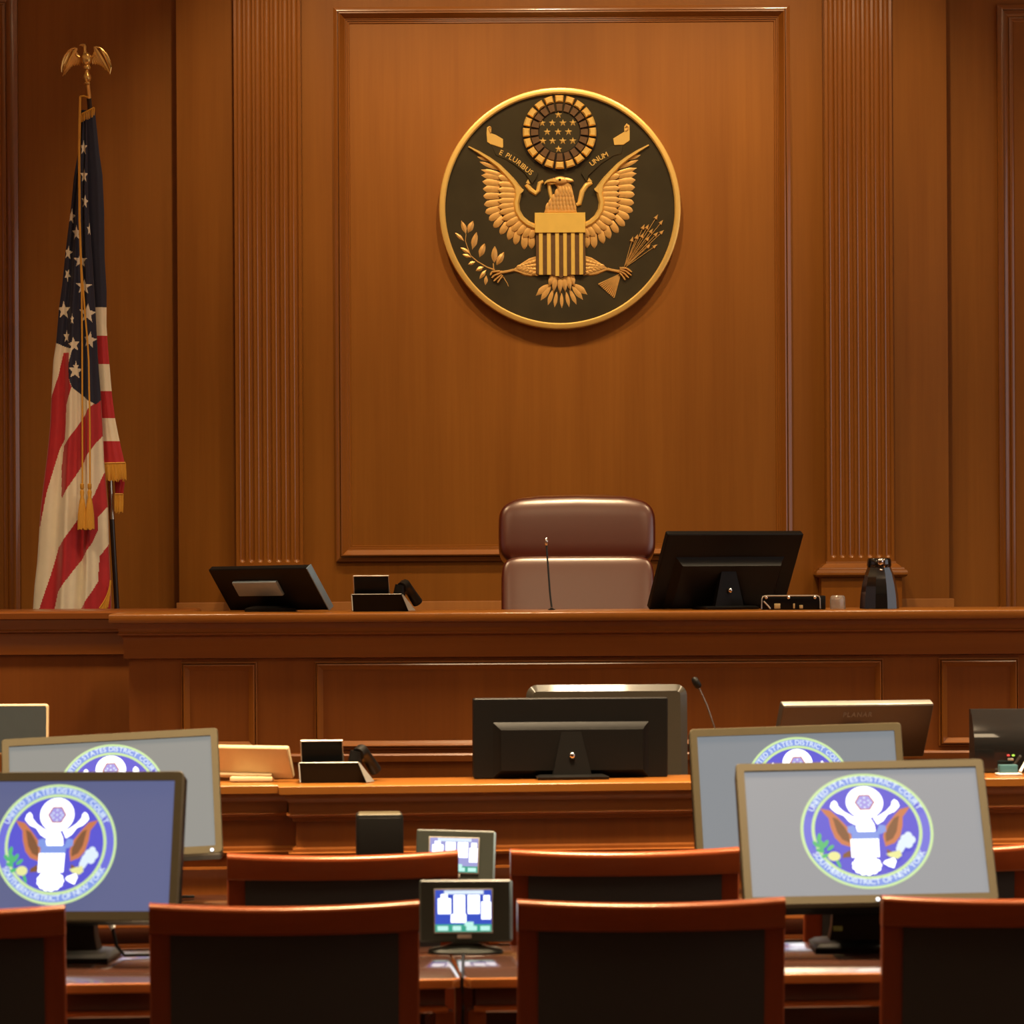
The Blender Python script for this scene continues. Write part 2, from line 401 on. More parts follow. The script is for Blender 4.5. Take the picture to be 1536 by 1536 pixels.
# glory: dark backing, ring of gold clouds, ring of brown rays
GX, GY, GR = 768, 337, 217
mb = MB(); mb.prism([S(GX+(GR+4+3*sin(i*20*2*pi/120))*cos(2*pi*i/120), GY+(GR+4+3*sin(i*20*2*pi/120))*sin(2*pi*i/120)) for i in range(120)], 0.018, H0+0.008)
mb.build('glory_backing', bronzed, seal)
cl, ra = MB(), MB()
NB = 20
for i in range(NB):
    a0, a1 = 2*pi*(i+0.08)/NB-pi/2-pi/NB, 2*pi*(i+0.92)/NB-pi/2-pi/NB
    for mbb, ri, ro, h, bv in ((cl, 172, 212, 0.018, 0.006), (ra, 122, 166, 0.0085, 0.0015)):
        pts = [S(GX+ro*cos(a0+(a1-a0)*q), GY+ro*sin(a0+(a1-a0)*q)) for q in (0.04, 0.3, 0.7, 0.96)]+[S(GX+ri*cos(a0+(a1-a0)*q), GY+ri*sin(a0+(a1-a0)*q)) for q in (0.98, 0.5, 0.02)]
        mbb.prism(pts, H0+0.004, H0+0.008+h, 0, bev=bv)
cl.build('cloud_ring', gold, seal); ra.build('ray_ring', bronzeb, seal)
spoly(mb2 := MB(), [(GX+118*cos(2*pi*i/60), GY+118*sin(2*pi*i/60)) for i in range(60)], H0, H0+0.009, 0, 0.001)
mb2.build('star_field', bronze, seal)
def star_mb(r, h):
    mb = MB(); vs = [(0, -h, 0)]
    for i in range(10):
        q = r if i % 2 == 0 else r*0.42
        vs.append((q*sin(pi*i/5), 0, q*cos(pi*i/5)))
    mb.add(vs, [[0, 1+(i+1) % 10, 1+i] for i in range(10)]); return mb
st0 = star_mb(23*KS, 0.0045).build('star', gold, seal, smooth=0)
spots = [(762, 236), (668, 283), (727, 283), (788, 283), (846, 282), (697, 335), (760, 335), (820, 335), (672, 387), (728, 387), (787, 387), (845, 387), (762, 434)]
for i, (u, v) in enumerate(spots):
    o = st0
    if i: o = st0.copy(); C.objects.link(o)
    p = S(u, v); o.location = (p[0], -(H0+0.0088), p[1])
# ribbon
z3 = lambda p: (76.8+.45*p[0], 192+.45*p[1])
z4 = lambda p: (729.6+.45*p[0], 192+.45*p[1])
z5 = lambda p: (76.8+.45*p[0], 806.4+.45*p[1])
z6 = lambda p: (729.6+.45*p[0], 806.4+.45*p[1])
def sp(z, pts, h): mb = MB(); spoly(mb, [z(p) for p in pts], 0.02, H0+h); return mb
def sb(z, pts, ws, h): mb = MB(); sbar(mb, [z(p) for p in pts], ws, h); return mb
def letters(txt, path, gap, par):
    mb = MB(); line_text(mb, txt, path, 0.030, -(H0+0.0085), 0.003, gap=gap); mb.build('motto_lettering', gold, par, smooth=0)
rib = sp(z3, ((655, 470), (810, 510), (920, 560), (1050, 645), (1160, 740), (1255, 840), (1250, 880), (1185, 980), (1130, 905), (1080, 830), (960, 735), (840, 660), (720, 615)), 0.009).build('ribbon', bronze, seal)
sp(z3, ((600, 330), (605, 255), (640, 235), (665, 265), (660, 330), (720, 350), (812, 405), (815, 505), (800, 520), (655, 470), (608, 440)), 0.012).build('ribbon_scroll', gold, rib)
sb(z3, ((655, 320), (640, 285), (632, 262), (645, 245), (660, 262)), [14, 14, 12, 10, 8], 0.017).build('scroll_curl', goldm, rib)
sp(z3, ((1100, 970), (1130, 918), (1158, 985)), 0.011).build('ribbon_fold', gold, rib)
sb(z3, ((1108, 985), (1160, 1055), (1228, 1100), (1262, 1060), (1280, 970), (1325, 945)), [28, 32, 30, 28, 28, 18], 0.010).build('ribbon_tail', gold, rib)
sb(z3, ((1395, 975), (1410, 1080), (1430, 1170)), [24, 24, 22], 0.009).build('ribbon_tail', gold, rib)
PL = [S(*z3(p)) for p in ((740, 590), (850, 640), (960, 705), (1060, 790), (1180, 885))]
letters('E PLURIBUS', PL, 0.10, rib)
rib2 = sp(z4, ((750, 505), (900, 490), (880, 600), (780, 625), (620, 725), (455, 880), (430, 960), (360, 850), (400, 770), (540, 640), (650, 555)), 0.009).build('ribbon', bronze, seal)
sp(z4, ((772, 405), (915, 320), (915, 250), (945, 212), (985, 240), (985, 430), (905, 488), (785, 490)), 0.012).build('ribbon_scroll', gold, rib2)
sb(z4, ((935, 310), (960, 285), (965, 262), (945, 240), (930, 262)), [14, 14, 12, 10, 8], 0.017).build('scroll_curl', goldm, rib2)
sp(z4, ((435, 955), (460, 905), (505, 955)), 0.011).build('ribbon_fold', gold, rib2)
sb(z4, ((495, 960), (430, 1000), (375, 1080), (355, 1160), (335, 1235), (296, 1250)), [26, 32, 32, 30, 28, 18], 0.010).build('ribbon_tail', gold, rib2)
letters('UNUM', [S(*z4(p)) for p in ((480, 775), (600, 685), (735, 620))], 0.06, rib2)
# wings
outer = [((330, 462), (252, 440)), ((372, 505), (262, 462)), ((415, 548), (278, 492)), ((455, 588), (298, 545)), ((430, 592), (302, 580)), ((428, 632), (312, 616)), ((420, 662), (316, 660)), ((418, 700), (320, 702)), ((420, 736), (324, 752)), ((420, 772), (332, 798)), ((424, 800), (355, 842)), ((440, 825), (384, 885)), ((470, 850), (422, 925)), ((500, 868), (470, 957)), ((530, 892), (508, 985)), ((566, 910), (560, 1012)), ((606, 920), (603, 1008))]
inner = [((500, 612), (412, 590)), ((515, 645), (412, 630)), ((520, 672), (410, 665)), ((520, 700), (410, 698)), ((520, 728), (408, 732)), ((520, 752), (410, 766)), ((522, 775), (416, 800)), ((528, 800), (432, 838)), ((540, 825), (452, 872)), ((558, 845), (486, 905)), ((578, 862), (520, 928)), ((600, 880), (556, 946)), ((620, 890), (596, 950))]
lead = [(243, 418), (300, 450), (360, 488), (415, 530), (462, 578), (500, 622), (528, 662), (526, 700), (516, 745), (522, 790), (545, 832), (580, 862), (624, 882)]
for sgn in (1, -1):
    mir = (lambda p: p) if sgn == 1 else (lambda p: (2*763-p[0], p[1]-4))
    mb = MB()
    for i, (b, t) in enumerate(outer): leaf(mb, mir(b), mir(t), 43 if i > 3 else 33, 0.0095, H0+0.0003*(i % 2), n=10, plume=0.62)
    for i, (b, t) in enumerate(inner): leaf(mb, mir(b), mir(t), 38, 0.0085, H0+0.0055, n=10, plume=0.66)
    w = mb.build('wing', goldm, seal)
    mb = MB(); sbar(mb, [mir(p) for p in lead], [12, 22, 27, 31, 34, 38, 44, 40, 38, 38, 38, 38, 38], 0.02)
    spoly(mb, [mir(p) for p in ((505, 625), (560, 668), (556, 678), (530, 700), (515, 690))], H0, H0+0.019, 0, 0)
    mb.build('wing_edge', gold, w)
# head and neck
mb = MB()
spoly(mb, [(680, 622), (700, 614), (728, 612), (738, 600), (765, 593), (792, 600), (812, 612), (835, 645), (846, 690), (856, 740), (866, 800), (676, 800), (690, 762), (718, 730), (742, 700), (756, 672), (752, 650), (735, 632), (700, 628)], 0.02, H0+0.012, 0, 0.005)
for row, (v, n, ua, ub, L) in enumerate(((780, 9, 690, 858, 38), (758, 8, 708, 852, 40), (735, 7, 728, 846, 42), (708, 6, 748, 840, 44), (684, 4, 770, 826, 34))):
    for i in range(n):
        u = ua+(ub-ua)*i/(n-1); leaf(mb, (765+(u-765)*0.86, v-L), (u, v+14), 23, 0.007, H0+0.0085+0.0012*row, belly=0.3, blunt=0.2, n=5)
leaf(mb, (776, 604), (850, 620), 26, 0.008, H0+0.012)
p_ = S(771, 616); mb.superell((p_[0], -(H0+0.012), p_[1]), 86*KS, 50*KS, 0.022, 1.0, 1.0, 24, 14)
leaf(mb, (742, 630), (730, 598), 10, 0.004, H0+0.012)
hd = mb.build('head', goldm, seal)
mb = MB(); sbar(mb, [(748, 617), (720, 616), (698, 620), (684, 628), (680, 638)], [32, 26, 20, 12, 4], 0.018, 0, H0+0.004)
sbar(mb, [(748, 628), (722, 634), (704, 629)], [14, 11, 5], 0.012, 0, H0+0.004)
mb.build('beak', gold, hd)
p = S(768, 612); MB().lathe([(0.0055, 0), (0.005, 0.002), (0.003, 0.0035), (0.001, 0.004)], 16, 0, Matrix.Translation((p[0], -(H0+0.0222), p[1])) @ MY).build('eye', bronzed, hd)
# tail
mb = MB()
for b, t in (((700, 1215), (614, 1290)), ((712, 1225), (640, 1325)), ((728, 1240), (684, 1366)), ((748, 1250), (728, 1386)), ((775, 1255), (776, 1394)), ((800, 1250), (826, 1386)), ((820, 1240), (874, 1362)), ((836, 1225), (912, 1322)), ((848, 1215), (936, 1284))): leaf(mb, b, t, 46, 0.010, H0, n=10, plume=0.5)
for b, t in (((722, 1160), (704, 1228)), ((742, 1165), (728, 1262)), ((768, 1170), (766, 1268)), ((792, 1168), (796, 1262)), ((812, 1165), (826, 1252)), ((834, 1160), (846, 1226))): leaf(mb, b, t, 32, 0.009, H0+0.006, n=10, plume=0.5)
mb.build('tail', goldm, seal)
# legs
for sgn in (1, -1):
    mir = (lambda p: p) if sgn == 1 else (lambda p: (2*770-p[0]+0, p[1]-2))
    mb = MB()
    spoly(mb, [mir(q) for q in ((632, 1050), (590, 1062), (545, 1090), (500, 1122), (488, 1134), (520, 1146), (560, 1162), (600, 1168), (632, 1158))], 0.02, H0+0.010, 0, 0.005)
    for r_ in range(6):
        for c_ in range(4):
            u = 520+r_*20+(c_ % 2)*7; hw = 8+r_*8
            leaf(mb, mir((u+26, 1112+(c_-1.5)*hw*0.52-2)), mir((u-6, 1122+(c_-1.5)*hw*0.55)), 20, 0.005, H0+0.0085, n=4)
    lg = mb.build('leg', goldm, seal)
    mb = MB()
    sbar(mb, [mir(q) for q in ((500, 1130), (470, 1137), (440, 1142), (415, 1144))], [22, 20, 20, 26], 0.014)
    foot = ((420, 1136), (375, 1140), (364, 1160)), ((425, 1146), (388, 1160), (372, 1176)), ((430, 1156), (402, 1178), (384, 1194)), ((436, 1160), (418, 1186), (406, 1203)) 
    if sgn == -1: foot = ((1110, 1122), (1150, 1124), (1180, 1146)), ((1112, 1130), (1146, 1140), (1178, 1166)), ((1112, 1140), (1140, 1156), (1162, 1180)), ((1110, 1148), (1128, 1170), (1142, 1192))
    for toe in foot:
        a, b, c = toe; sbar(mb, [a, ((a[0]+b[0])/2, (a[1]+b[1])/2), b, ((b[0]+c[0])/2, (b[1]+c[1])/2), c], [14, 17, 13, 17, 9], 0.020)
    mb.build('talons', goldm, lg)
# shield
mb = MB()
spoly(mb, [(628, 916), (912, 916), (916, 1150), (898, 1162), (830, 1160), (800, 1166), (771, 1180), (742, 1166), (712, 1160), (648, 1162), (628, 1150)], 0.02, H0+0.018, 0, 0.002)
sh = mb.build('shield', bronzeb, seal)
mb = MB()
for a, b in ((645, 668), (691, 715), (739, 762), (785, 807), (830, 853), (877, 900)):
    lo = 1160 if a < 730 or a > 810 else 1168
    spoly(mb, [(a, 912), (b, 912), (b, lo), (a, lo)], H0+0.012, H0+0.0225, 0, 0.0015)
mb.build('shield_stripes', goldb, sh)
mb = MB(); spoly(mb, [(622, 802), (914, 802), (914, 918), (622, 918)], 0.02, H0+0.026, 0, 0.002)
mb.build('shield_chief', goldb, sh)
# olive branch and arrows
mb = MB()
sbar(mb, [(492, 1280), (480, 1255), (462, 1205), (440, 1170), (425, 1155)], [6, 9, 9, 10, 10], 0.008)
sbar(mb, [(390, 1128), (345, 1112), (290, 1078), (252, 1045), (235, 1000), (222, 960), (226, 920)], [14, 13, 12, 10, 9, 8, 6], 0.010)
sbar(mb, [(384, 1120), (382, 1090)], [12, 10], 0.009)
for b, t in (((335, 270), (265, 55)), ((350, 250), (430, 70)), ((325, 362), (155, 205)), ((405, 470), (472, 210)), ((405, 520), (222, 402)), ((412, 562), (248, 500)), ((498, 560), (575, 362)), ((688, 620), (700, 400)), ((722, 650), (820, 482)), ((462, 605), (325, 655)), ((562, 672), (430, 738)), ((595, 705), (475, 862)), ((590, 770), (570, 945))):
    leaf(mb, z5(b), z5(t), 40, 0.013, H0, belly=0.35, blunt=0.1, n=8)
mb.build('olive_branch', goldm, seal)
mb = MB()
for t in ((1345, 15), (1410, 85), (1420, 215), (1335, 400), (1250, 395), (1345, 240), (1170, 140), (1225, 140), (1280, 195), (1235, 295), (1160, 250), (1085, 265), (1020, 295)):
    T, B = Vector(z6(t)), Vector(z6((905, 700))); d = (T-B).normalized(); nr = Vector((-d.y, d.x))
    sbar(mb, [tuple(B), tuple(T-d*20)], [5, 5], 0.010, 0, H0+0.002)
    a, b, c = T, T-d*32+nr*12, T-d*32-nr*12
    spoly(mb, [tuple(a), tuple(b), tuple(c)], H0+0.002, H0+0.014, 0, 0.003)
for i in range(11):
    e = (575+(770-575)*i/10, 910+(1085-910)*i/10)
    sbar(mb, [z6((862, 770)), z6(((862+e[0])/2, (770+e[1])/2)), z6(e)], [4, 10, 13], 0.012, 0, H0+0.001)
mb.build('arrow_bundle', goldm, seal)

# ================================================================== FLAG
FY = 13.32
pole_top, pole_bot = W(130, 100, FY), W(172.6, 915, FY)
dz = (pole_bot.z-0.47)/(pole_top.z-pole_bot.z); base_p = pole_bot+(pole_bot-pole_top)*dz
flag = thing('flag', 'gold fringed stars and stripes flag hanging furled on an eagle topped pole', 'flag', (base_p.x, FY, 0.45))
PB = Vector((0, 0.06, 0))
def on_pole(py): return pole_top+(pole_bot-pole_top)*((py-100)/815.0)+PB*min(1, max(0, (py-122)/60))
mb = MB(); mb.lathe([(0.16, 0), (0.16, 0.02), (0.12, 0.045), (0.03, 0.06), (0.022, 0.12), (0.016, 0.13)], 32, 0, Matrix.Translation((base_p.x, FY+0.06, 0.45))); mb.build('stand_base', brass, flag, world=True)
mb = MB(); r = 0.0105
mb.tube([base_p+Vector((0, 0, 0.1))+PB, on_pole(779)], r, 12, 1); mb.tube([on_pole(779), on_pole(500)], r*1.1, 12, 0); mb.tube([on_pole(500), on_pole(182), on_pole(146)], r*0.95, 12, 1); mb.tube([on_pole(147), on_pole(122)], r*0.9, 12, 2)
mb.build('pole', [polew, poled, brass], flag, world=True)
e8 = lambda x, y, d=0.0: W(60+x/10.97, 50+y/10.97, FY)+Vector((0, d, 0))
mb = MB()
c = e8(770, 0)
def Lz(pts): return Matrix.Translation((c.x, FY, 0)), [(w/10.97*FY/F, e8(770, y).z) for w, y in pts]
M_, pr = Lz([(20, 855), (52, 830), (55, 815), (40, 800), (62, 770), (70, 735), (62, 695), (40, 665), (34, 640), (30, 610), (55, 590), (62, 555), (50, 525), (34, 515)])
mb.lathe(pr, 20, 0, M_)
mb.superell(tuple(e8(765, 425)), 0.040, 0.055, 0.036, 0.9, 0.9, 20, 12)
mb.tube([e8(760, 420), e8(742, 330), e8(738, 270), e8(735, 215), e8(725, 200)], [0.016, 0.009, 0.006, 0.0075, 0.006], 10)
mb.tube([e8(740, 205), e8(700, 195), e8(668, 192), e8(646, 202)], [0.0075, 0.006, 0.0035, 0.0012], 8)
fin = mb.build('finial_eagle', brass, flag, world=True)
def leaf3(mb, b, t, w, th):
    d = t-b; L = d.length; d.normalize(); n = Vector((-d.z, 0, d.x)); vs, fs = [], []
    for i in range(6):
        s = i/5; ww = w/2*(0.5+0.5*sin(pi*min(0.95, s+0.1))) if i < 5 else w*0.1
        p = b+d*L*s
        vs += [p-n*ww, p+Vector((0, -th, 0)), p+n*ww, p+Vector((0, th*0.5, 0))]
    for i in range(5):
        for j in range(4): fs.append([i*4+j, i*4+(j+1) % 4, i*4+4+(j+1) % 4, i*4+4+j])
    fs += [[3, 2, 1, 0], [20, 21, 22, 23]]
    mb.add(vs, fs)
for sgn in (0, 1):
    mb = MB()
    if sgn == 0:
        pairs = [((600, 250), (365, 700)), ((585, 265), (400, 680)), ((585, 285), (440, 625)), ((600, 310), (480, 580)), ((615, 330), (520, 545)), ((630, 350), (560, 530)), ((640, 370), (600, 525)), ((650, 390), (645, 520)), ((520, 265), (358, 640)), ((470, 300), (352, 560))]
        edge = [(655, 395), (600, 360), (590, 330), (612, 255), (570, 240), (520, 255), (470, 290), (410, 370), (372, 460), (352, 560), (352, 640)]
    else:
        pairs = [((900, 235), (1150, 668)), ((905, 255), (1110, 625)), ((900, 280), (1075, 600)), ((890, 310), (1030, 560)), ((880, 330), (990, 530)), ((870, 350), (950, 515)), ((860, 370), (905, 510)), ((850, 390), (862, 505)), ((990, 245), (1160, 620)), ((1060, 300), (1168, 560))]
        edge = [(830, 390), (880, 365), (905, 330), (885, 235), (925, 222), (990, 240), (1050, 295), (1105, 365), (1150, 455), (1168, 560), (1150, 665)]
    for i, (b, t) in enumerate(pairs): leaf3(mb, e8(*b, 0.006*i*0.3), e8(*t, 0.012), 0.016, 0.004)
    mb.tube([e8(*q) for q in edge[3:]], [0.0035]*(len(edge)-4)+[0.002], 6)
    mb.tube([e8(*q) for q in edge[:3]], 0.004, 6)
    mb.build('finial_wing', brass, fin, world=True)
# cloth
def lerp_tab(tab, y):
    if y <= tab[0][0]: return tab[0][1]
    for (y0, a), (y1, b) in zip(tab, tab[1:]):
        if y <= y1: return a+(b-a)*(y-y0)/(y1-y0)
    return tab[-1][1]
zA = lambda p: (70+p[0]/3.84, 150+p[1]/3.84)
zB = lambda p: (30+p[0]/3.94, 540+p[1]/3.94)
LT = [(166, 122.5), (181, 122), (228, 118), (267, 111.7), (319, 106.5), (371, 100), (423, 94.7), (462, 89.5), (515, 85), (541, 81), (591, 78.2), (636, 76.5), (682, 71.9), (733, 65.5), (768, 61.5), (794, 60), (845, 56.6), (878, 52.8), (916, 50.3), (980, 46)]
RT = [(166, 130), (200, 131.5), (306, 133), (384, 139), (462, 144), (540, 148), (591, 152), (642, 155), (692, 157), (761, 163), (819, 164.5), (870, 167), (916, 168), (980, 170)]
FLT = [(166, 124), (306, 126), (384, 131), (462, 135), (540, 138), (591, 141), (642, 146), (696, 150)]
FRT = [(166, 141.6), (189, 144), (228, 148), (262, 152.8), (319, 155.4), (384, 156), (436, 159), (488, 158.8), (528, 161.7), (555, 164), (591, 167), (629, 172), (654, 177), (696, 186.5)]
def pip(x, y, P):
    c = False; j = len(P)-1
    for i in range(len(P)):
        xi, yi = P[i]; xj, yj = P[j]
        if (yi > y) != (yj > y) and x < (xj-xi)*(y-yi)/(yj-yi)+xi: c = not c
        j = i
    return c
canton = [(60, 100), (200, 100), (200, 560)]+[zB(p) for p in ((455, 265), (415, 245), (320, 165), (300, 108), (298, 30))]+[zA(p) for p in ((160, 1440), (125, 1430), (58, 1402))]+[(60, 500)]
reds = [[zB(p) for p in P] for P in (
    ((265, -40), (300, -40), (300, 110), (318, 165), (285, 270), (278, 400), (275, 470), (245, 525), (205, 660), (165, 790), (125, 985), (0, 1000), (0, 700), (188, 230), (235, 100)),
    ((415, 290), (450, 260), (520, 215), (520, 445), (490, 455), (460, 490), (400, 575), (360, 660), (290, 770), (258, 825), (255, 640), (270, 510), (350, 400)),
    ((450, 800), (500, 672), (560, 640), (560, 850), (520, 872), (470, 930), (470, 1010), (440, 1080), (370, 1190), (310, 1272), (240, 1370), (212, 1490), (180, 1700), (60, 1700), (120, 1485), (190, 1280), (240, 1110), (290, 1040), (355, 945)),
    ((480, 1160), (530, 1090), (600, 1050), (600, 1700), (300, 1700), (365, 1482), (440, 1365), (472, 1310)))]
stars = [(zA(q[:2]), q[2], q[3], q[4]) for q in ((218, 280, 46, .45, 0), (221, 440, 44, .5, 0), (226, 590, 42, .5, 8), (148, 675, 48, .5, 10), (180, 772, 46, .6, 0), (250, 750, 40, .3, 0), (130, 885, 42, .6, 8), (202, 930, 44, .95, 0), (126, 1012, 40, .45, 30), (222, 1080, 46, 1, 3), (105, 1215, 54, .75, 0), (243, 1235, 56, .9, 5), (158, 1270, 36, .35, 0), (122, 1365, 40, .5, 0), (168, 1415, 46, .8, -8), (256, 1388, 52, .75, 8))]+[((zB((340, 70))), 50, .85, 5), ((zA((180, 1545))), 42, .4, 0)]
SP = []
for q in stars:
    if len(q) == 4: (cx_, cy_), rr, sx, an = q
    else: (cx_, cy_), rr, sx, an = q[0], q[1], q[2], q[3]
    rr /= 3.84
    SP.append((cx_, cy_, rr, [(cx_+sx*(rr if i % 2 == 0 else rr*0.42)*sin(pi*i/5+R(an)), cy_-(rr if i % 2 == 0 else rr*0.42)*cos(pi*i/5+R(an))) for i in range(10)]))
def col_front(x, y):
    if pip(x, y, canton):
        for cx_, cy_, rr, P in SP:
            if abs(x-cx_) < rr and abs(y-cy_) < rr and pip(x, y, P): return 2
        return 0
    for P in reds:
        if pip(x, y, P): return 1
    return 2
def col_flap(x, y):
    if y < 461: return 0
    for a, c in ((503, 2), (546, 1), (587, 2), (626, 1), (661, 2)):
        if y < a: return c
    return 1
def drape(mb, L, Rr, ya, yb, ny, na, col, yoff, amp, freq, bulge, ph=0.0):
    nb = 14; n = na+nb; vs, fs, mi = [], [], []
    for j in range(ny+1):
        y = ya+(yb-ya)*j/ny; l, r = lerp_tab(L, y), lerp_tab(Rr, y); wd = (r-l)*FY/F
        t = (y-166)/750.0
        for i in range(na):
            a = i/(na-1); x = l+(r-l)*a
            p = W(x, y, FY)
            e = sin(pi*a)**0.5 if 0 < a < 1 else 0
            warp = a+0.05*sin(2*pi*a+2.2*t)
            fold = sin(2*pi*freq*warp+ph+1.6*t)*0.75+0.35*sin(2*pi*freq*2.1*warp-ph+2.5*t)
            d = -bulge*wd*e-amp*min(1, 0.25+t)*fold*min(1, 4*a, 4*(1-a))
            p.y += yoff+d; vs.append(p)
        for i in range(nb):
            a = 1-(i+1)/(nb+1); x = l+(r-l)*a; p = W(x, y, FY); p.y += yoff+bulge*wd*sin(pi*a)**0.5*0.8+0.004; vs.append(p)
    for j in range(ny):
        y = ya+(yb-ya)*(j+0.5)/ny; l, r = lerp_tab(L, y), lerp_tab(Rr, y)
        for i in range(n):
            i2 = (i+1) % n
            a = (i+0.5)/(na-1) if i < na-1 else (1-(i-na+1)/(nb+1))
            fs.append([j*n+i, (j+1)*n+i, (j+1)*n+i2, j*n+i2]); mi.append(col(l+(r-l)*min(1, max(0, a)), y))
    fs.append(list(range(n))); mi.append(0); fs.append([ny*n+i for i in range(n)][::-1]); mi.append(2)
    b = len(mb.v); mb.v += vs
    for f, q in zip(fs, mi): mb.f.append([b+i for i in f]); mb.m.append(q)
mb = MB()
drape(mb, LT, RT, 166, 975, 640, 96, col_front, -0.02, 0.024, 2.6, 0.22)
drape(mb, FLT, FRT, 166, 694, 260, 20, col_flap, 0.022, 0.004, 1.6, 0.10, 1.0)
drape(mb, [(690, 168), (745, 171)], [(690, 182), (725, 185), (745, 182)], 690, 742, 12, 10, lambda x, y: 1, 0.055, 0.003, 1, 0.1)
mb.build('cloth', [navy, red, cream], flag, smooth=60, world=True)
def fringe(xa, ya, xb, yb, drop, n, yo, lean=0.0, cv=None, f=1.0):
    fr = MB(); sp_ = []
    for i in range(n):
        s = i/(n-1); x, y = (xa+(xb-xa)*s, ya+(yb-ya)*s) if cv is None else cv(s)
        a = W(x, y, FY); b = W(x+lean+random.uniform(-.6, .6), y+drop*random.uniform(.9, 1.05), FY)
        a.y += yo; b.y += yo+random.uniform(-.004, .004); sp_.append(a)
        fr.tube([a, (a+b)/2, b], [0.0024*f, 0.0030*f, 0.0020*f], 5)
    fr.tube(sp_, 0.0040*f, 6)
    fr.build('fringe', fringe_m, flag, world=True)
fringe(124, 173, 143, 163, 13, 9, -0.035, f=0.9); fringe(156.5, 695, 187.5, 694, 27, 26, 0.012, 1.5); fringe(171, 741, 183, 741, 29, 10, 0.04)
fringe(0, 0, 0, 0, 24, 16, -0.06, -1.5, lambda s: (168.2-0.2*s-16*s**2.0, 870+42*s))
mb = MB()
def cordpt(x, y, d): q = W(x, y, FY); q.y += d; return q
dd = lambda y: -0.05-0.075*max(0, (y-166)/750)
A = [zA((200, -10)), zA((196, 150)), zA((194, 300)), zA((199, 700)), zA((209, 950)), zA((215, 1100)), zA((219, 1400)), zB((383, 0)), zB((386, 400)), zB((388, 735))]
B = [zA((203, -6)), zA((199, 300)), zA((203, 700)), zA((212, 950)), zA((222, 1080)), zA((236, 1250)), zA((250, 1400)), zB((421, 10)), zB((430, 400)), zB((432, 735))]
for PP in (A, B): mb.tube([cordpt(x, y, dd(y)) for x, y in PP], 0.0036, 7)
mb.tube([cordpt(*A[0], dd(150)), cordpt(126, 145, -0.02), cordpt(132, 146, 0)], 0.0036, 7)
cord = mb.build('cord', fringe_m, flag, world=True)
for cx_ in (128.4, 139.6):
    q = cordpt(cx_, 727, dd(735)-0.012); kk = FY/F
    mb = MB(); T = Matrix.Translation((q.x, q.y, 0)); z = lambda y: ZZ(y, FY, cx_)
    mb.lathe([(0.003, z(726)), (3*kk, z(727)), (3*kk, z(733)), (2*kk, z(735)), (3.4*kk, z(739)), (2.4*kk, z(746)), (4*kk, z(752)), (4.4*kk, z(757))], 16, 0, T)
    n = 22
    for i in range(n):
        a = 2*pi*i/n; r_ = 3.6*kk
        mb.tube([(q.x+r_*cos(a), q.y+r_*sin(a), z(756)), (q.x+r_*1.45*cos(a), q.y+r_*1.45*sin(a), z(772)), (q.x+r_*1.75*cos(a+.1), q.y+r_*1.75*sin(a+.1), z(794+random.uniform(-1.5, 1.5)))], [0.0025, 0.0034, 0.0026], 5)
    mb.build('tassel', fringe_m, cord, world=True)

# ================================================================== JUDGE'S BENCH
BY = 11.55
bo = W(163, 921, BY); BT = bo.z; kb = BY/F
bx0, bx1 = W(190, 921, BY).x, 3.6
by0 = BY+0.063
bench = thing('judge_bench', 'long raised wooden bench with three framed panels running across the courtroom', 'bench', (bx0, by0, 0))
Lb = lambda lev: [(BT+z, o) for z, o in lev]
MB().loft(bx0, bx1, by0, by0+0.12, [(0, 0), (ZZ(1143, BY), 0), (ZZ(1143, BY), 0.018), (ZZ(1134, BY), 0.02), (ZZ(1131, BY), 0.014), (ZZ(1130, BY), 0), (BT-0.1, 0)]).build('front_panel', benchv, bench, world=True)
MB().loft(bx0, bx1, by0, by0+0.40, Lb([(-0.160, 0), (-0.156, 0.017), (-0.092, 0.017), (-0.086, 0.018), (-0.080, 0.023), (-0.075, 0.034), (-0.070, 0.036), (-0.066, 0.031), (-0.058, 0.031), (-0.048, 0.034), (-0.040, 0.042), (-0.034, 0.044)]), back=False).build('cornice', benchh, bench, world=True)
MB().loft(bx0, bx1, by0, by0+0.42, Lb([(-0.034, 0.052), (-0.032, 0.060), (-0.028, 0.063), (-0.006, 0.063), (-0.002, 0.060), (0, 0.055)]), back=False).build('countertop', topwood, bench, world=True)
profb = [(0, 0), (0.001, 0.008), (0.004, 0.010), (0.005, 0.004), (0.008, 0.004), (0.009, 0.016), (0.013, 0.018), (0.017, 0.013), (0.025, 0.006), (0.030, 0.0)]
for xa, xb in ((272, 386), (472, 1325), (1408, 1528)):
    MB().frame(XX(xa, by0, 1050), XX(xb, by0, 1050), ZZ(1122, by0, 900), ZZ(990, by0, 900), by0, profb, 0, mh=1).build('panel_moulding', [trimwood, trimh], bench, world=True)
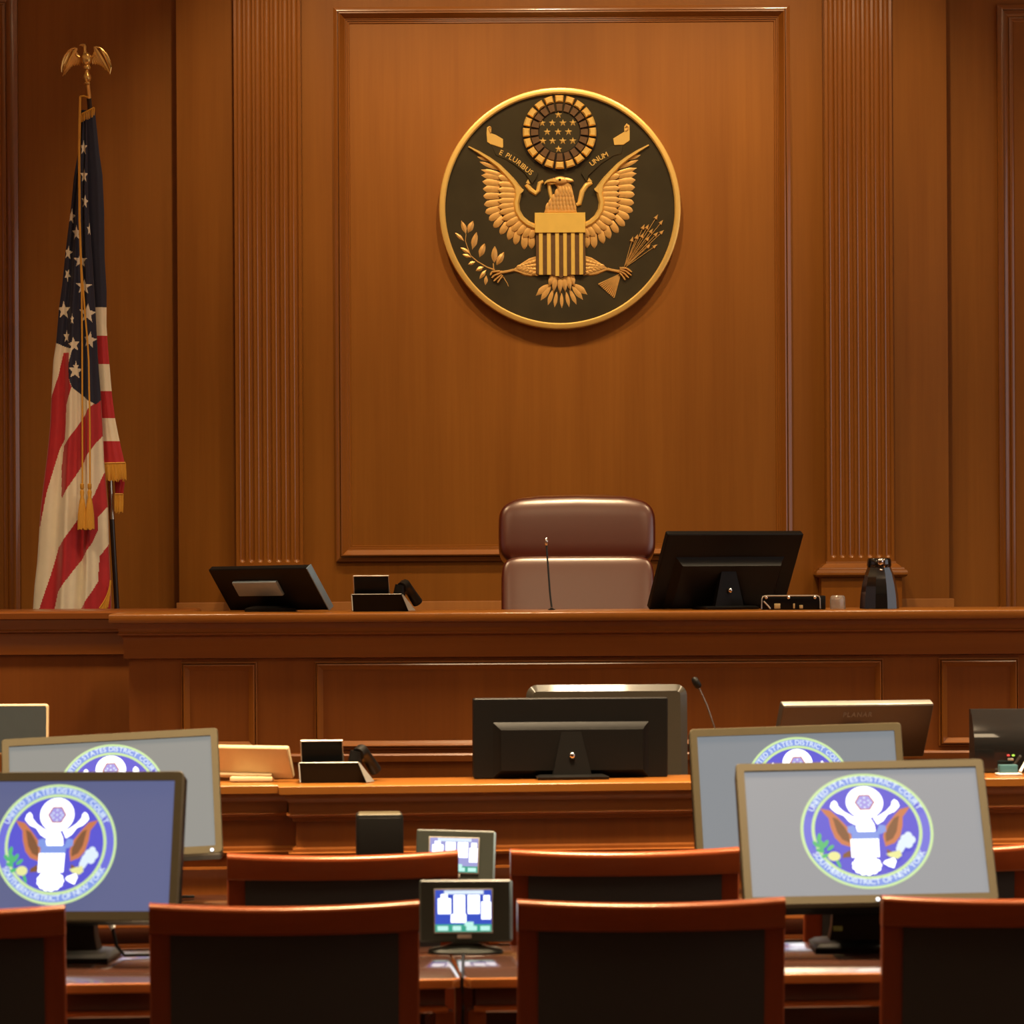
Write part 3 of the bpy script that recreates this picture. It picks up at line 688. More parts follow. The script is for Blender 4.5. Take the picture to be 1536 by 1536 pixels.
# side wing on the left
wy0 = 12.12
wing = thing('side_counter', 'darker side counter set back at the left of the raised bench, before the flag', 'counter', (-3.0, wy0, 0.45))
wx0, wx1 = -4.2, XX(300, 12.6)-0.05
MB().loft(wx0, wx1, wy0, wy0+0.10, [(0.45, 0), (BT-0.05, 0)]).build('front_panel', benchv, wing, world=True)
MB().loft(wx0, wx1, wy0, wy0+0.40, Lb([(-0.160, 0), (-0.156, 0.017), (-0.092, 0.017), (-0.080, 0.023), (-0.075, 0.034), (-0.070, 0.036), (-0.066, 0.031), (-0.058, 0.031), (-0.040, 0.042), (-0.030, 0.044)]), back=False).build('cornice', benchh, wing, world=True)
MB().loft(wx0, wx1, wy0, wy0+0.46, Lb([(-0.030, 0.046), (-0.026, 0.052), (-0.006, 0.052), (-0.001, 0.046), (0.001, 0.04)]), back=True).build('countertop', benchh, wing, world=True)

# ================================================================== JUDGE'S CHAIR
JY = 12.55; kj = JY/F
jx = XX(866, JY, 800)
jc = thing('judge_chair', 'high backed oxblood leather executive chair behind the raised bench', 'chair', (jx, JY+0.15, 0.45))
zt, zm = ZZ(744, JY, 866), ZZ(848, JY, 866)
def tilt(px_, py_, pz_, deg): return Matrix.Translation((px_, py_, pz_)) @ Matrix.Rotation(R(-deg), 4, 'X') @ Matrix.Translation((-px_, -py_, -pz_))
hw = 233*kj
M_ = tilt(jx, JY, zm, 9)
mb = MB(); mb.superell((jx, JY+0.07, (zt+zm)/2), hw+0.008, zt-zm+0.014, 0.19, 0.46, 0.22, 56, 32, 0, M_)
for q in range(len(mb.v)):      # crowned top edge, creased foot
    v = mb.v[q]; t = (v.z-zm)/(zt-zm); s = (v.x-jx)/(hw/2)
    v.z += 0.012*(1-s*s)*max(0, t-0.4)-0.010*s*s*max(0, t-0.5)+0.004*sin(s*23)*max(0, t-0.8)
head = mb.build('headrest', leather, jc, world=True)
M_ = tilt(jx, JY, 0.95, 13)
mb = MB(); mb.superell((jx, JY+0.02, (zm+0.93)/2+0.01), hw*0.985, zm-0.93+0.03, 0.15, 0.16, 0.2, 56, 40, 0, tilt(jx, JY, zm, 16))
mb.build('backrest', leather, jc, world=True)
mb = MB(); mb.superell((jx, JY-0.14, 0.93), 0.56, 0.16, 0.54, 0.35, 0.3); mb.build('seat', leather, jc, world=True)
for s in (-1, 1):
    mb = MB(); mb.superell((jx+s*0.31, JY-0.12, 1.13), 0.09, 0.07, 0.36, 0.5, 0.4); mb.tube([(jx+s*0.31, JY-0.2, 1.11), (jx+s*0.31, JY-0.16, 0.95), (jx+s*0.25, JY-0.12, 0.90)], 0.02, 10)
    mb.build('armrest', leather, jc, world=True)
mb = MB(); mb.lathe([(0.03, 0.55), (0.03, 0.86)], 16, 0, Matrix.Translation((jx, JY-0.1, 0)))
for i in range(5):
    a = 2*pi*i/5+0.3; mb.tube([(jx, JY-0.1, 0.56), (jx+0.3*cos(a), JY-0.1+0.3*sin(a), 0.52)], [0.03, 0.02], 8); mb.superell((jx+0.3*cos(a), JY-0.1+0.3*sin(a), 0.48), 0.05, 0.06, 0.05, 1, 1, 12, 8)
mb.build('swivel_base', blackp, jc, world=True)

# ================================================================== displays
def pose(X, Y, Z, yaw, tl, roll, w, h, k=1.0):
    """camera-independent pose of a flat panel; k slides it along depth keeping its look"""
    X, Y, Zr, w, h = X*k, Y*k, (Z-CAMZ)*k+CAMZ, w*k, h*k
    M = Matrix.Translation((X, Y, Zr)) @ Matrix.Rotation(R(yaw), 4, 'Z') @ Matrix.Rotation(R(tl), 4, 'X') @ Matrix.Rotation(R(roll), 4, 'Y')
    return M, w, h
def rrect(w, h, r, n=5):
    pts = []
    for cx_, cz_, a in ((w/2-r, h/2-r, 0), (-w/2+r, h/2-r, 90), (-w/2+r, -h/2+r, 180), (w/2-r, -h/2+r, 270)):
        pts += [(cx_+r*cos(R(a+90*i/n)), cz_+r*sin(R(a+90*i/n))) for i in range(n+1)]
    return pts
def shell(mb, w, h, y0, y1, r, M, m=0, bev=0.004):
    mb.prism(rrect(w, h, r), -y1, -y0, m, M, bev=bev)
E_w = glow('screen_white', (0.95, 0.97, 1.0), 2.0)
E_blue = glow('seal_blue', (0.11, 0.10, 0.66), 1.0)
E_ring = glow('seal_ring', (0.66, 0.88, 0.42), 0.95)
E_band = glow('seal_band', (0.17, 0.17, 0.72), 1.0)
E_text = glow('seal_text', (0.78, 0.90, 1.0), 1.0)
E_or = glow('seal_orange', (0.72, 0.24, 0.10), 0.85)
E_br = glow('seal_brown', (0.30, 0.125, 0.055), 0.8)
E_pur = glow('seal_purple', (0.42, 0.36, 0.85), 0.95)
E_lbl = glow('seal_light_blue', (0.25, 0.36, 0.85), 0.95)
E_pink = glow('seal_pink', (0.95, 0.66, 0.72), 1.0)
E_grn = glow('seal_green', (0.10, 0.55, 0.20), 0.95)
E_yel = glow('seal_yellow', (0.85, 0.85, 0.35), 1.0)
EM = [E_w, E_blue, E_ring, E_band, E_text, E_or, E_br, E_pur, E_lbl, E_pink, E_grn, E_yel]
def court_seal(r, M, parent, dim=None):
    """the court emblem shown on the screens, flat artwork of radius r"""
    mb = MB(); L = [0]
    def flat(pts, m):
        L[0] += 1; y = -0.00006*L[0]
        A = sum(pts[i][0]*pts[(i+1) % len(pts)][1]-pts[(i+1) % len(pts)][0]*pts[i][1] for i in range(len(pts)))
        if A < 0: pts = pts[::-1]
        mb.add([(x*r, y, z*r) for x, z in pts], [list(range(len(pts)))], m, M)
    circ = lambda x, z, a, b=None, n=48: [(x+a*cos(2*pi*i/n), z+(b or a)*sin(2*pi*i/n)) for i in range(n)]
    q = lambda P: [((x-383)/443, (590-y)/443) for x, y in P]
    mir = lambda P: [(-x, z) for x, z in P]
    flat(circ(0, 0, 1, n=96), 2); flat(circ(0, 0, 0.955, n=96), 3)
    for a0, a1 in ((30, 150), (208, 332)):
        flat(arc(0, 0, 0.955, a0, a1)+arc(0, 0, 0.83, a1, a0), 8)
    flat(circ(0, 0, 0.835, n=96), 2); flat(circ(0, 0, 0.785, n=96), 1)
    for f_ in (lambda P: P, mir):
        flat(f_(q([(82, 412), (105, 418), (150, 430), (185, 470), (225, 520), (262, 570), (280, 640), (268, 715), (205, 690), (165, 640), (142, 560), (135, 490), (105, 450)])), 5)
        flat(f_(q([(160, 480), (195, 500), (235, 560), (262, 620), (262, 680), (215, 655), (185, 600), (172, 540)])), 6)
        flat(f_(q([(150, 405), (160, 370), (182, 352), (200, 372), (205, 400), (240, 440), (290, 475), (335, 492), (310, 545), (270, 520), (235, 470), (190, 450), (165, 425)])), 0)
        flat(f_(q([(255, 555), (300, 545), (325, 620), (290, 618), (255, 600)])), 8)
        flat(f_(q([(262, 735), (212, 765), (205, 795), (262, 790)])), 6)
    flat(circ(0, 0.49, 0.28), 0); flat(circ(0.0, 0.49, 0.158, n=6), 5); flat(circ(0, 0.49, 0.135, n=6), 7)
    for dx, dz_ in ((0, .08), (-.06, .03), (.06, .03), (0, 0), (-.06, -.05), (.06, -.05), (0, -.09), (-.09, -.01), (.09, -.01)): flat(circ(dx, .49+dz_, .017, n=8), 4)
    flat(q([(318, 515), (345, 498), (415, 500), (435, 545), (440, 590), (425, 625), (330, 625), (312, 570)]), 0)
    flat(circ(0.16, 0.07, 0.022, n=10), 1)
    flat(q([(278, 618), (300, 600), (462, 600), (460, 660), (276, 660)]), 8)
    flat(q([(268, 656), (456, 656), (452, 795), (400, 800), (362, 812), (325, 800), (266, 795)]), 0)
    for i in range(6):
        x = 280+i*30; flat(q([(x, 660), (x+9, 660), (x+9, 794), (x, 794)]), 9)
    fan = [(362+95*cos(a)+5*cos(a*14), 858+72*sin(a)+5*sin(a*14)) for a in [2*pi*i/80 for i in range(80)]]
    flat(q(fan), 0)
    for x, y, a, L_, w_ in ((60, 640, 80, 70, 30), (35, 690, 130, 60, 28), (100, 690, 60, 70, 30), (60, 740, 160, 60, 26), (130, 720, 40, 60, 28), (90, 780, 200, 60, 26), (70, 700, 95, 80, 40), (175, 840, -70, 70, 22)):
        d = (cos(R(a)), -sin(R(a))); n_ = (-d[1], d[0])
        flat(q([(x+d[0]*L_/2*cos(t)+n_[0]*w_/2*sin(t), y+d[1]*L_/2*cos(t)+n_[1]*w_/2*sin(t)) for t in [2*pi*i/16 for i in range(16)]]), 10)
    flat(q([(150+42*cos(t), 785+36*sin(t)) for t in [2*pi*i/16 for i in range(16)]]), 11)
    for x, y, a in ((655, 640, 26), (675, 670, 26), (630, 665, 30), (610, 700, 30), (650, 700, 30), (590, 740, 26), (600, 720, 28)): flat(q([(x+a*cos(t), y+a*1.2*sin(t)) for t in [2*pi*i/14 for i in range(14)]]), 4)
    flat(q([(495, 775), (540, 760), (590, 750), (600, 790), (570, 815), (520, 800)]), 11)
    flat(q([(545, 805), (560, 830), (540, 885), (505, 870), (470, 845), (485, 825)]), 0)
    em = mb.build('court_seal', EM, parent, smooth=0, world=True)
    mb = MB()
    T = MB()
    line_text(T, 'UNITED STATES DISTRICT COURT', arc(0, 0, 0.848, 152, 28, 90), 0.128, 0, 0.0008, gap=0.07, sp=0.22)
    T2 = MB()
    line_text(T2, 'SOUTHERN DISTRICT OF NEW YORK', arc(0, 0, 0.935, 207, 333, 90), 0.128, 0, 0.0008, gap=0.05, sp=0.22)
    for q_ in (T, T2): MB().add([Vector((v.x*r, -0.0045+v.y, v.z*r)) for v in q_.v], q_.f, 0, M).build('court_seal_lettering', E_text, em, smooth=0, world=True)

TABLE = 0.75
def counsel_monitor(P, label, scr, strength, led=None, ecx=0.0):
    M, w, h = P; o = M.translation
    yaw = math.atan2(M[1][0], M[0][0])
    back = M.to_3x3() @ Vector((0, 1, 0))
    bp = o+back*0.10
    t = thing('monitor', label, 'monitor', (bp.x, bp.y, TABLE), yaw, 'court monitors on the counsel tables')
    mb = MB(); shell(mb, w, h, 0.012, 0.045, 0.012, M, 0); shell(mb, w*0.72, h*0.62, 0.04, 0.075, 0.03, M, 0, 0.012)
    mb.build('back_cover', blackp, t, world=True)
    b = 0.0185
    mb = MB(); O, I = rrect(w, h, 0.010), rrect(w-2*b, h-2*b-0.004, 0.002); n = len(O)
    vs = [(x, 0.014, z) for x, z in O]+[(x, 0.001, z) for x, z in O]+[(x*0.992, -0.002, z*0.99) for x, z in O]+[(x, -0.002, z) for x, z in I]+[(x, 0.006, z) for x, z in I]
    mb.add(vs, [[k*n+i, k*n+(i+1) % n, k*n+n+(i+1) % n, k*n+n+i] for k in range(4) for i in range(n)], 0, M)
    mb.build('bezel', bezelm, t, world=True)
    sm = glow('screen_grey', scr, strength)
    mb = MB(); mb.box(-w/2+b, w/2-b, 0.0045, 0.012, -h/2+b, h/2-b, 0, 0, M)
    s = mb.build('screen', sm, t, smooth=0, world=True)
    court_seal(h*0.405, M @ Matrix.Translation((ecx, 0.0042, 0.004)), s)
    if led:
        mb = MB(); mb.superell((led[0]*w/2, -0.003, -h/2+0.009), 0.009, 0.009, 0.006, 1, 1, 12, 8, 0, M); mb.build('power_light', E_w, t, world=True)
    base = Vector((bp.x, bp.y, TABLE))
    ct = Matrix.Translation(base) @ Matrix.Rotation(yaw, 4, 'Z')
    mb = MB()
    zc = o.z-TABLE-0.02
    mb.loft(-0.065, 0.065, -0.018, 0.018, [(0.015, 0.012), (0.05, 0.004), (zc, -0.01)], 0, ct); mb.build('stand_neck', blackp, t, world=True)
    mb = MB(); mb.loft(-0.10, 0.10, -0.075, 0.065, [(0.0015, 0.01), (0.010, 0.012), (0.018, 0.0), (0.022, -0.02)], 0, ct); mb.build('stand_base', blackp, t, world=True)
    mb = MB(); mb.tube([ct @ Vector(q) for q in ((0.075, 0.0, 0.10), (0.105, -0.01, 0.075), (0.115, -0.01, 0.03), (0.13, 0.0, 0.008), (0.20, 0.03, 0.006))], 0.004, 8, 1); mb.tube([ct @ Vector(q) for q in ((0.094, -0.008, 0.088), (0.108, -0.01, 0.068))], 0.007, 8, 0)
    mb.build('cable', [white, blackp], t, world=True)
    return t
counsel_monitor(pose(-0.938, 7.33, 0.989, -5.7, -18.4, -0.4, 0.558, 0.336, 7.16/7.33), 'monitor with violet screen and court seal in front row, cut by the left picture edge', (0.125, 0.14, 0.28), 0.95)
counsel_monitor(pose(-0.953, 8.59, 1.007, 2.5, -24.4, -2.9, 0.560, 0.345, 8.36/8.59), 'tilted grey screened monitor half hidden behind the violet screened one', (0.255, 0.258, 0.24), 1.0, (0.9, 0))
fr_ = counsel_monitor(pose(0.844, 7.33, 1.011, -1.1, -34.6, -1.1, 0.552, 0.360, 7.28/7.33), 'grey screened monitor showing the whole court seal, right front table', (0.30, 0.31, 0.33), 1.0, (0.05, 0), 0.004)
MB().box(-0.066, -0.046, -0.024, -0.019, 0.038, 0.052, 0.001).build('sticker', plain('green_sticker', (0.30, 0.36, 0.10), 0.6), fr_)
counsel_monitor(pose(0.820, 8.59, 1.009, 1.7, -15.3, -1.5, 0.550, 0.345, 8.52/8.59), 'grey monitor with only the top of its seal showing, behind the right front monitor', (0.225, 0.245, 0.265), 1.0)

def back_monitor(P, name, label, body, ztop, rec=(0.80, 0.70, -0.06), stand=True, group=None, hub=True, sl=0.09, th=0.022, basey=None):
    """a display seen from behind: its screen faces +y"""
    M, w, h = P; o = M.translation; yaw = math.atan2(M[1][0], M[0][0])
    b = o+(M.to_3x3() @ Vector((0, -1, 0)))*0.05
    by_ = o.y-0.02 if basey is None else basey
    t = thing(name, label, 'monitor', (o.x, by_, ztop), yaw, group)
    mb = MB(); shell(mb, w, h, 0.0, th, 0.006, M, 0, 0.003)
    mb.build('back_cover', body, t, world=True)
    mb = MB(); mb.box(-w/2+0.012, w/2-0.012, th, th+0.001, -h/2+0.012, h/2-0.012, 0, 0, M); mb.build('screen', blackg, t, world=True)
    if rec:
        a, c, dz_ = rec
        x1, x2, z1, z2 = -w*a/2, w*a/2, -h/2+0.004, h/2-h*(1-c)
        mb = MB(); mb.loft(x1, x2, z1, z2, [(0, 0.0), (0.012, -0.012), (0.028, -0.02)], 0, M @ Matrix.Rotation(R(90), 4, 'X'))
        mb.build('rear_housing', body, t, world=True)
    if stand:
        ct = Matrix.Translation((o.x, by_, ztop)) @ Matrix.Rotation(yaw, 4, 'Z')
        mb = MB()
        top = ct.inverted() @ (M @ Vector((0, -0.028, 0.02)))
        q = [(-0.028, top.y, top.z), (0.028, top.y, top.z), (0.055, -0.02, 0.012), (-0.055, -0.02, 0.012)]
        vs = q+[(x, y+0.025, z) for x, y, z in q]
        mb.add(vs, [[3, 2, 1, 0], [4, 5, 6, 7], [0, 1, 5, 4], [1, 2, 6, 5], [2, 3, 7, 6], [3, 0, 4, 7]], 0, ct)
        mb.build('stand_neck', blackp, t, world=True)
        mb = MB(); mb.loft(-0.10, 0.10, -0.05, 0.08, [(0.001, 0), (0.008, 0.002), (0.013, -0.01)], 0, ct); mb.build('stand_base', blackp, t, world=True)
        if hub:
            mb = MB(); mb.superell(tuple(ct @ Vector((0, (top.y-0.02)*0.55-0.006, 0.012+(top.z-0.012)*0.45))), 0.016, 0.02, 0.012, 1, 1, 14, 8); mb.build('hinge_button', chrome, t, world=True)
    return t
# on the raised bench
back_monitor(pose(0.902, 12.2, 1.552, 21.0, 32.2, 0.1, 0.546, 0.325, 11.80/12.2), 'monitor', 'black monitor seen from behind on the raised bench, right of the leather chair', blackp, BT, (0.80, 0.70, 0), basey=11.78)
M, w, h = pose(-0.764, 12.0, 1.498, -42.8, 35.6, -0.9, 0.522, 0.186, 11.84/12.0)
lm = back_monitor((M, w, h), 'monitor', 'black monitor tipped far over with blue grey back plate, left on the raised bench', blackp, BT, None, stand=False, hub=False, th=0.02, basey=11.80)
mb = MB(); mb.box(-0.155, 0.075, -0.012, 0.002, -0.02, 0.042, 0.004, 0, M); mb.build('back_plate', platem, lm, world=True)
mb = MB(); mb.box(w/2-0.004, w/2+0.001, -0.002, 0.024, -h/2, h/2, 0.001, 0, M); mb.build('lit_side_edge', blueg, lm, world=True)  # edge strip coloured as if lit bluish from the side
mb = MB(); mb.loft(M.translation.x-0.08, M.translation.x+0.10, 11.80, 11.92, [(BT+0.0005, 0), (BT+0.012, 0), (BT+0.02, -0.03)]); mb.build('stand_base', blackp, lm, world=True)

# ================================================================== CLERK'S COUNTER
CYAW = R(5.0)
co = W(418, 1179, 9.2); CT = co.z
ck = thing('clerk_counter', 'lower wooden counter with moulded edge in front of the raised bench', 'counter', (co.x, co.y, 0), CYAW)
o_ = 0.05; cl0, cl1 = o_, 3.0
body = [(0, 0.012), (0.10, 0.012), (0.10, 0.0), (0.70, 0.0), (0.735, 0.004), (0.75, 0.018), (0.757, 0.018), (0.757, 0.006), (0.788, 0.006), (0.79, 0.020), (0.797, 0.022), (0.80, 0.010), (0.808, 0.010), (0.813, 0.0), (CT-0.08, 0)]
corn = [(CT-0.104, 0), (CT-0.102, 0.010), (CT-0.092, 0.012), (CT-0.090, 0.020), (CT-0.083, 0.028), (CT-0.080, 0.024), (CT-0.078, 0.021), (CT-0.05, 0.021), (CT-0.044, 0.026), (CT-0.034, 0.034), (CT-0.026, 0.036)]
lip = [(CT-0.027, 0.042), (CT-0.024, 0.048), (CT-0.004, 0.05), (CT-0.001, 0.047), (CT, 0.042)]
MB().loft(cl0, cl1, o_, o_+0.15, body).build('front_panel', benchv, ck)
MB().loft(cl0, cl1, o_, o_+0.2, corn, back=False).build('cornice', benchh, ck)
MB().loft(cl0, cl1, o_, o_+0.22, lip, back=False).build('countertop', topwood, ck)
MB().box(-0.75, cl1, o_+0.19, o_+0.85, 0.72, 0.76, 0.004).build('work_surface', topwood, ck)
mb = MB(); mb.loft(-0.75, cl0+0.02, o_+0.065, o_+0.15, body); mb.build('return_panel', benchv, ck)
mb = MB(); mb.loft(-0.75, cl0-0.045, o_+0.065, o_+0.2, corn, back=False); mb.build('return_cornice', benchh, ck)
mb = MB(); mb.loft(-0.75, cl0-0.06, o_+0.065, o_+0.22, [(z-0.0008, q) for z, q in lip], back=False); mb.build('return_top', topwood, ck)

# clerk's monitor, seen from behind
P = pose(0.255, 9.45, 1.1015, 6.0, 1.0, 0.2, 0.556, 0.227)
back_monitor(P, 'monitor', 'black monitor seen from behind on the clerk counter, before the taupe chair', blackp, CT, (0.80, 0.70, 0), th=0.03, basey=9.425)
# tilted monitor with maker lettering
P = pose(1.108, 9.89, 1.090, 16.8, 25.2, 0.4, 0.482, 0.178, 9.66/9.9)
pm = back_monitor(P, 'monitor', 'dark brown monitor leaning over, grey lettering on its back, on the clerk counter', darkb, 0.76, (0.55, 0.62, 0), stand=True, hub=False, th=0.03, basey=9.66)
M, w, h = P
mb = MB(); T = MB(); line_text(T, 'PLANAR', [(-0.05, 0), (0.05, 0)], 0.021, 0, 0.001, gap=0.16); mb.add([Vector((v.x, v.y-0.0002, v.z+h/2-0.037)) for v in T.v], T.f, 0, M); mb.build('lettering', greyt, pm, smooth=0, world=True)
mb = MB(); mb.box(-w/2+0.002, w/2-0.002, 0.003, 0.028, h/2-0.003, h/2+0.001, 0.001, 0, M); mb.build('top_edge', silver, pm, world=True)
# cream-backed and cream-edged displays at the left
P = pose(XX(376, 9.39), 9.39, (ZZ(1125, 9.39, 385)+CT+0.016)/2, -20, 25, 0, 0.236, 0.098)
cm = back_monitor(P, 'monitor', 'cream backed flat monitor tilted low on the counter left of the desk phone', creamp, CT, None, stand=False, th=0.014, basey=9.37)
M, w, h = P
mb = MB(); mb.box(-w/2+0.01, w/2-0.06, -0.012, 0.0, -h/2+0.006, -h/2+0.018, 0.003, 0, M); mb.build('prop_ledge', creamp, cm, world=True)
mb = MB(); mb.box(M.translation.x-0.06, M.translation.x+0.06, 9.36, 9.43, CT+0.001, CT+0.014, 0.003); mb.build('foot', creamp, cm, world=True)
q = W(-10, 1090, 9.55)
lt = thing('monitor', 'dark screen with cream edge at the far left, behind the left monitors', 'monitor', (q.x, 9.62, 0.76))
M = Matrix.Translation(W(-16, 1094, 9.55)) @ Matrix.Rotation(R(-6), 4, 'X'); w, h = 0.336, 0.145
mb = MB(); shell(mb, w, h, 0.0, 0.02, 0.008, M, 0, 0.004); mb.build('casing', creamp, lt, world=True)
mb = MB(); shell(mb, w-0.010, h-0.012, -0.001, 0.002, 0.005, M, 0, 0.0005); mb.build('screen', gunm, lt, world=True)
mb = MB(); mb.tube([tuple(M @ Vector((0, 0.02, 0))), (q.x, 9.62, 0.772)], 0.02, 10); mb.lathe([(0.07, 0.001), (0.07, 0.01), (0.03, 0.016)], 24, 0, Matrix.Translation((q.x, 9.62, 0.76))); mb.build('stand', creamp, lt, world=True)
# glossy curved display at the right edge with two lights
gx, gy, gw, gh = XX(1462, 9.58, 1110), 9.56, 0.36, ZZ(1065, 9.58, 1500)-CT
gm = thing('monitor', 'glossy black curved display with red and green lights at the right picture edge', 'monitor', (gx+gw/2, gy+0.05, CT), CYAW)
def gsec(s): return (gy+0.030*(1-cos(R(5)))+0.075*max(0, s-0.35)**2/0.42, CT+0.003+(gh-0.004)*s)
mb = MB(); ng, mg = 20, 12; vs, fs = [], []
for i in range(ng+1):
    y, z = gsec(i/ng)
    for j in range(mg+1):
        u = j/mg; vs.append((gx+gw*u, y+0.02*(2*u-1)**2, z))
for i in range(ng):
    for j in range(mg): fs.append([i*(mg+1)+j, i*(mg+1)+j+1, (i+1)*(mg+1)+j+1, (i+1)*(mg+1)+j])
mb.add(vs, fs); mb.build('screen', blackg, gm, world=True, smooth=80)
mb = MB(); P2 = [gsec(i/10) for i in range(11)]; n = 22; V = []
for x in (gx, gx+gw): V += [(x, y+0.0205, z) for y, z in P2]+[(x, gsec(1)[0]+0.05, gsec(i/10)[1]) for i in range(10, -1, -1)]
mb.add(V, [[i, (i+1) % n, n+(i+1) % n, n+i] for i in range(n)]+[list(range(n))[::-1], [n+i for i in range(n)]]); mb.build('casing', blackp, gm, world=True)
E_red = glow('light_red', (1, 0.05, 0.04), 1.2); E_lime = glow('light_green', (0.6, 1, 0.08), 1.1)
for nm, px_, mt in (('red_light', 1512.5, E_red), ('green_light', 1520, E_lime)):
    q = W(px_, 1133, gy-0.001); MB().superell((q.x, q.y, q.z), 0.009, 0.006, 0.009, 1, 1, 12, 8).build(nm, mt, gm, world=True)
q = W(1516, 1139, gy-0.002); MB().box(q.x-0.008, q.x+0.008, q.y-0.002, q.y+0.01, q.z-0.003, q.z+0.003, 0.001).build('badge', silver, gm, world=True)
q = W(1513, 1158, 9.47)
nt = thing('memo_tray', 'small white tray holding a teal pad at the right end of the clerk counter', 'tray', (q.x, 9.465, CT), CYAW)
MB().box(-0.034, 0.034, -0.02, 0.03, 0.001, 0.007, 0.002).build('tray', white, nt); MB().box(-0.026, 0.026, 0.0, 0.026, 0.007, 0.03, 0.002).build('pad', teal, nt)
pn = tag(MB().tube([W(1530, 1158, 9.43), W(1540, 1140, 9.47)], 0.004, 8).build('pen', white), 'white pen leaning up beside the teal pad', 'pen')

# desk phones
def phone(loc, rz, label, s=1.0):
    t = thing('desk_phone', label, 'phone', loc, rz, 'black desk phones')
    mb = MB(); q = [(-0.10, 0.001), (0.10, 0.001), (0.075, 0.062), (-0.104, 0.062)]
    vs = [(x*s, 0.012*s-(0.016*s if z > .03 else 0), z*s) for x, z in q]+[(x*s, 0.15*s, (0.02 if z > .03 else z)*s) for x, z in q]
    mb.add(vs, [[0, 1, 2, 3], [7, 6, 5, 4], [1, 0, 4, 5], [2, 1, 5, 6], [3, 2, 6, 7], [0, 3, 7, 4]]); mb.build('phone_body', blackp, t)
    mb = MB(); mb.tube([(-0.103*s, 0.0, 0.062*s), (0.075*s, 0.0, 0.062*s)], 0.0022*s, 6); mb.tube([(-0.104*s, 0.0, 0.062*s), (-0.1*s, -0.018*s, 0.004)], 0.0022*s, 6); mb.build('body_trim', silver, t)
    mb = MB(); q = [(0.076*s, -0.004*s, 0.060*s), (0.080*s, 0.0, 0.062*s), (0.125*s, 0.02*s, 0.003), (0.1*s, -0.024*s, 0.003)]
    mb.add(q+[(x, y+0.012*s, z) for x, y, z in q], [[3, 2, 1, 0], [4, 5, 6, 7], [0, 1, 5, 4], [1, 2, 6, 5], [2, 3, 7, 6], [3, 0, 4, 7]]); mb.build('side_plate', silver, t)
    Md = Matrix.Translation((-0.035*s, 0.03*s, 0.095*s)) @ Matrix.Rotation(R(14), 4, 'X')
    mb = MB(); mb.box(-0.063*s, 0.063*s, -0.008*s, 0.008*s, -0.036*s, 0.036*s, 0.004*s, 0, Md); d = mb.build('display', blackp, t)
    mb = MB(); mb.tube([Md @ Vector(p) for p in ((-0.063*s, -0.007*s, 0.036*s), (0.063*s, -0.007*s, 0.036*s), (0.066*s, -0.006*s, -0.036*s))], 0.0028*s, 6); mb.tube([Md @ Vector(p) for p in ((-0.063*s, -0.007*s, 0.036*s), (-0.06*s, -0.006*s, -0.036*s))], 0.002*s, 6); mb.build('display_rim', silver, d)
    mb = MB(); mb.tube([(0.075*s, 0.02*s, 0.085*s), (0.085*s, 0.04*s, 0.092*s), (0.105*s, 0.09*s, 0.07*s), (0.13*s, 0.12*s, 0.03*s)], [0.02*s, 0.024*s, 0.018*s, 0.02*s], 12)
    mb.tube([(0.066*s, 0.03*s, 0.06*s), (0.072*s, 0.03*s, 0.095*s)], [0.022*s, 0.02*s], 12); mb.build('handset', blackp, t)
    return t
q = W(571, 915, 11.72); phone((q.x, 11.72, BT), 0, 'black desk phone on the raised bench, beside the tipped monitor', 0.98)
q = W(500, 1170, 9.30); phone((q.x, 9.30, CT), R(3), 'black desk phone on the lower counter, beside the cream monitor', 0.92)

# gooseneck microphones
def mic(path, head, r, base, label, hm, hr=0.008):
    t = thing('microphone', label, 'microphone', base)
    mb = MB(); mb.lathe([(0.013, 0.0005), (0.013, 0.003), (0.007, 0.005), (0.004, 0.008)], 20, 0, Matrix.Translation(base)); mb.build('mic_base', blackp, t, world=True)
    MB().tube(path, r, 8).build('gooseneck', polew if hm is not chrome else gunm, t, world=True)
    a, b = Vector(head[0]), Vector(head[1])
    MB().tube([a, a.lerp(b, 0.15), a.lerp(b, 0.5), a.lerp(b, 0.85), b], [hr*0.6, hr, hr*1.05, hr*0.9, hr*0.4], 12).build('mic_head', hm, t, world=True)
    return t
my = 11.86; b = W(827.5, 915, my); b.z = BT
mic([b+Vector((0, 0, 0.01)), W(825, 890, my), W(822, 850, my), W(820, 822, my), W(819.6, 812, my)], (W(819.6, 818, my), W(819.4, 807, my)), 0.0034, tuple(b), 'thin gooseneck microphone standing on the raised bench before the leather chair', chrome, 0.0065)
my = 9.78; b = W(1092, 1170, my); b.z = 0.76
mic([b+Vector((0, 0, 0.01)), W(1084, 1128, my), W(1072, 1092, my), W(1060, 1057, my), W(1050, 1035, my), W(1045, 1026, my)], (W(1049, 1032, my), W(1040, 1016, my)), 0.003, tuple(b), 'black tipped gooseneck microphone rising from the clerk counter', blackp, 0.0105)

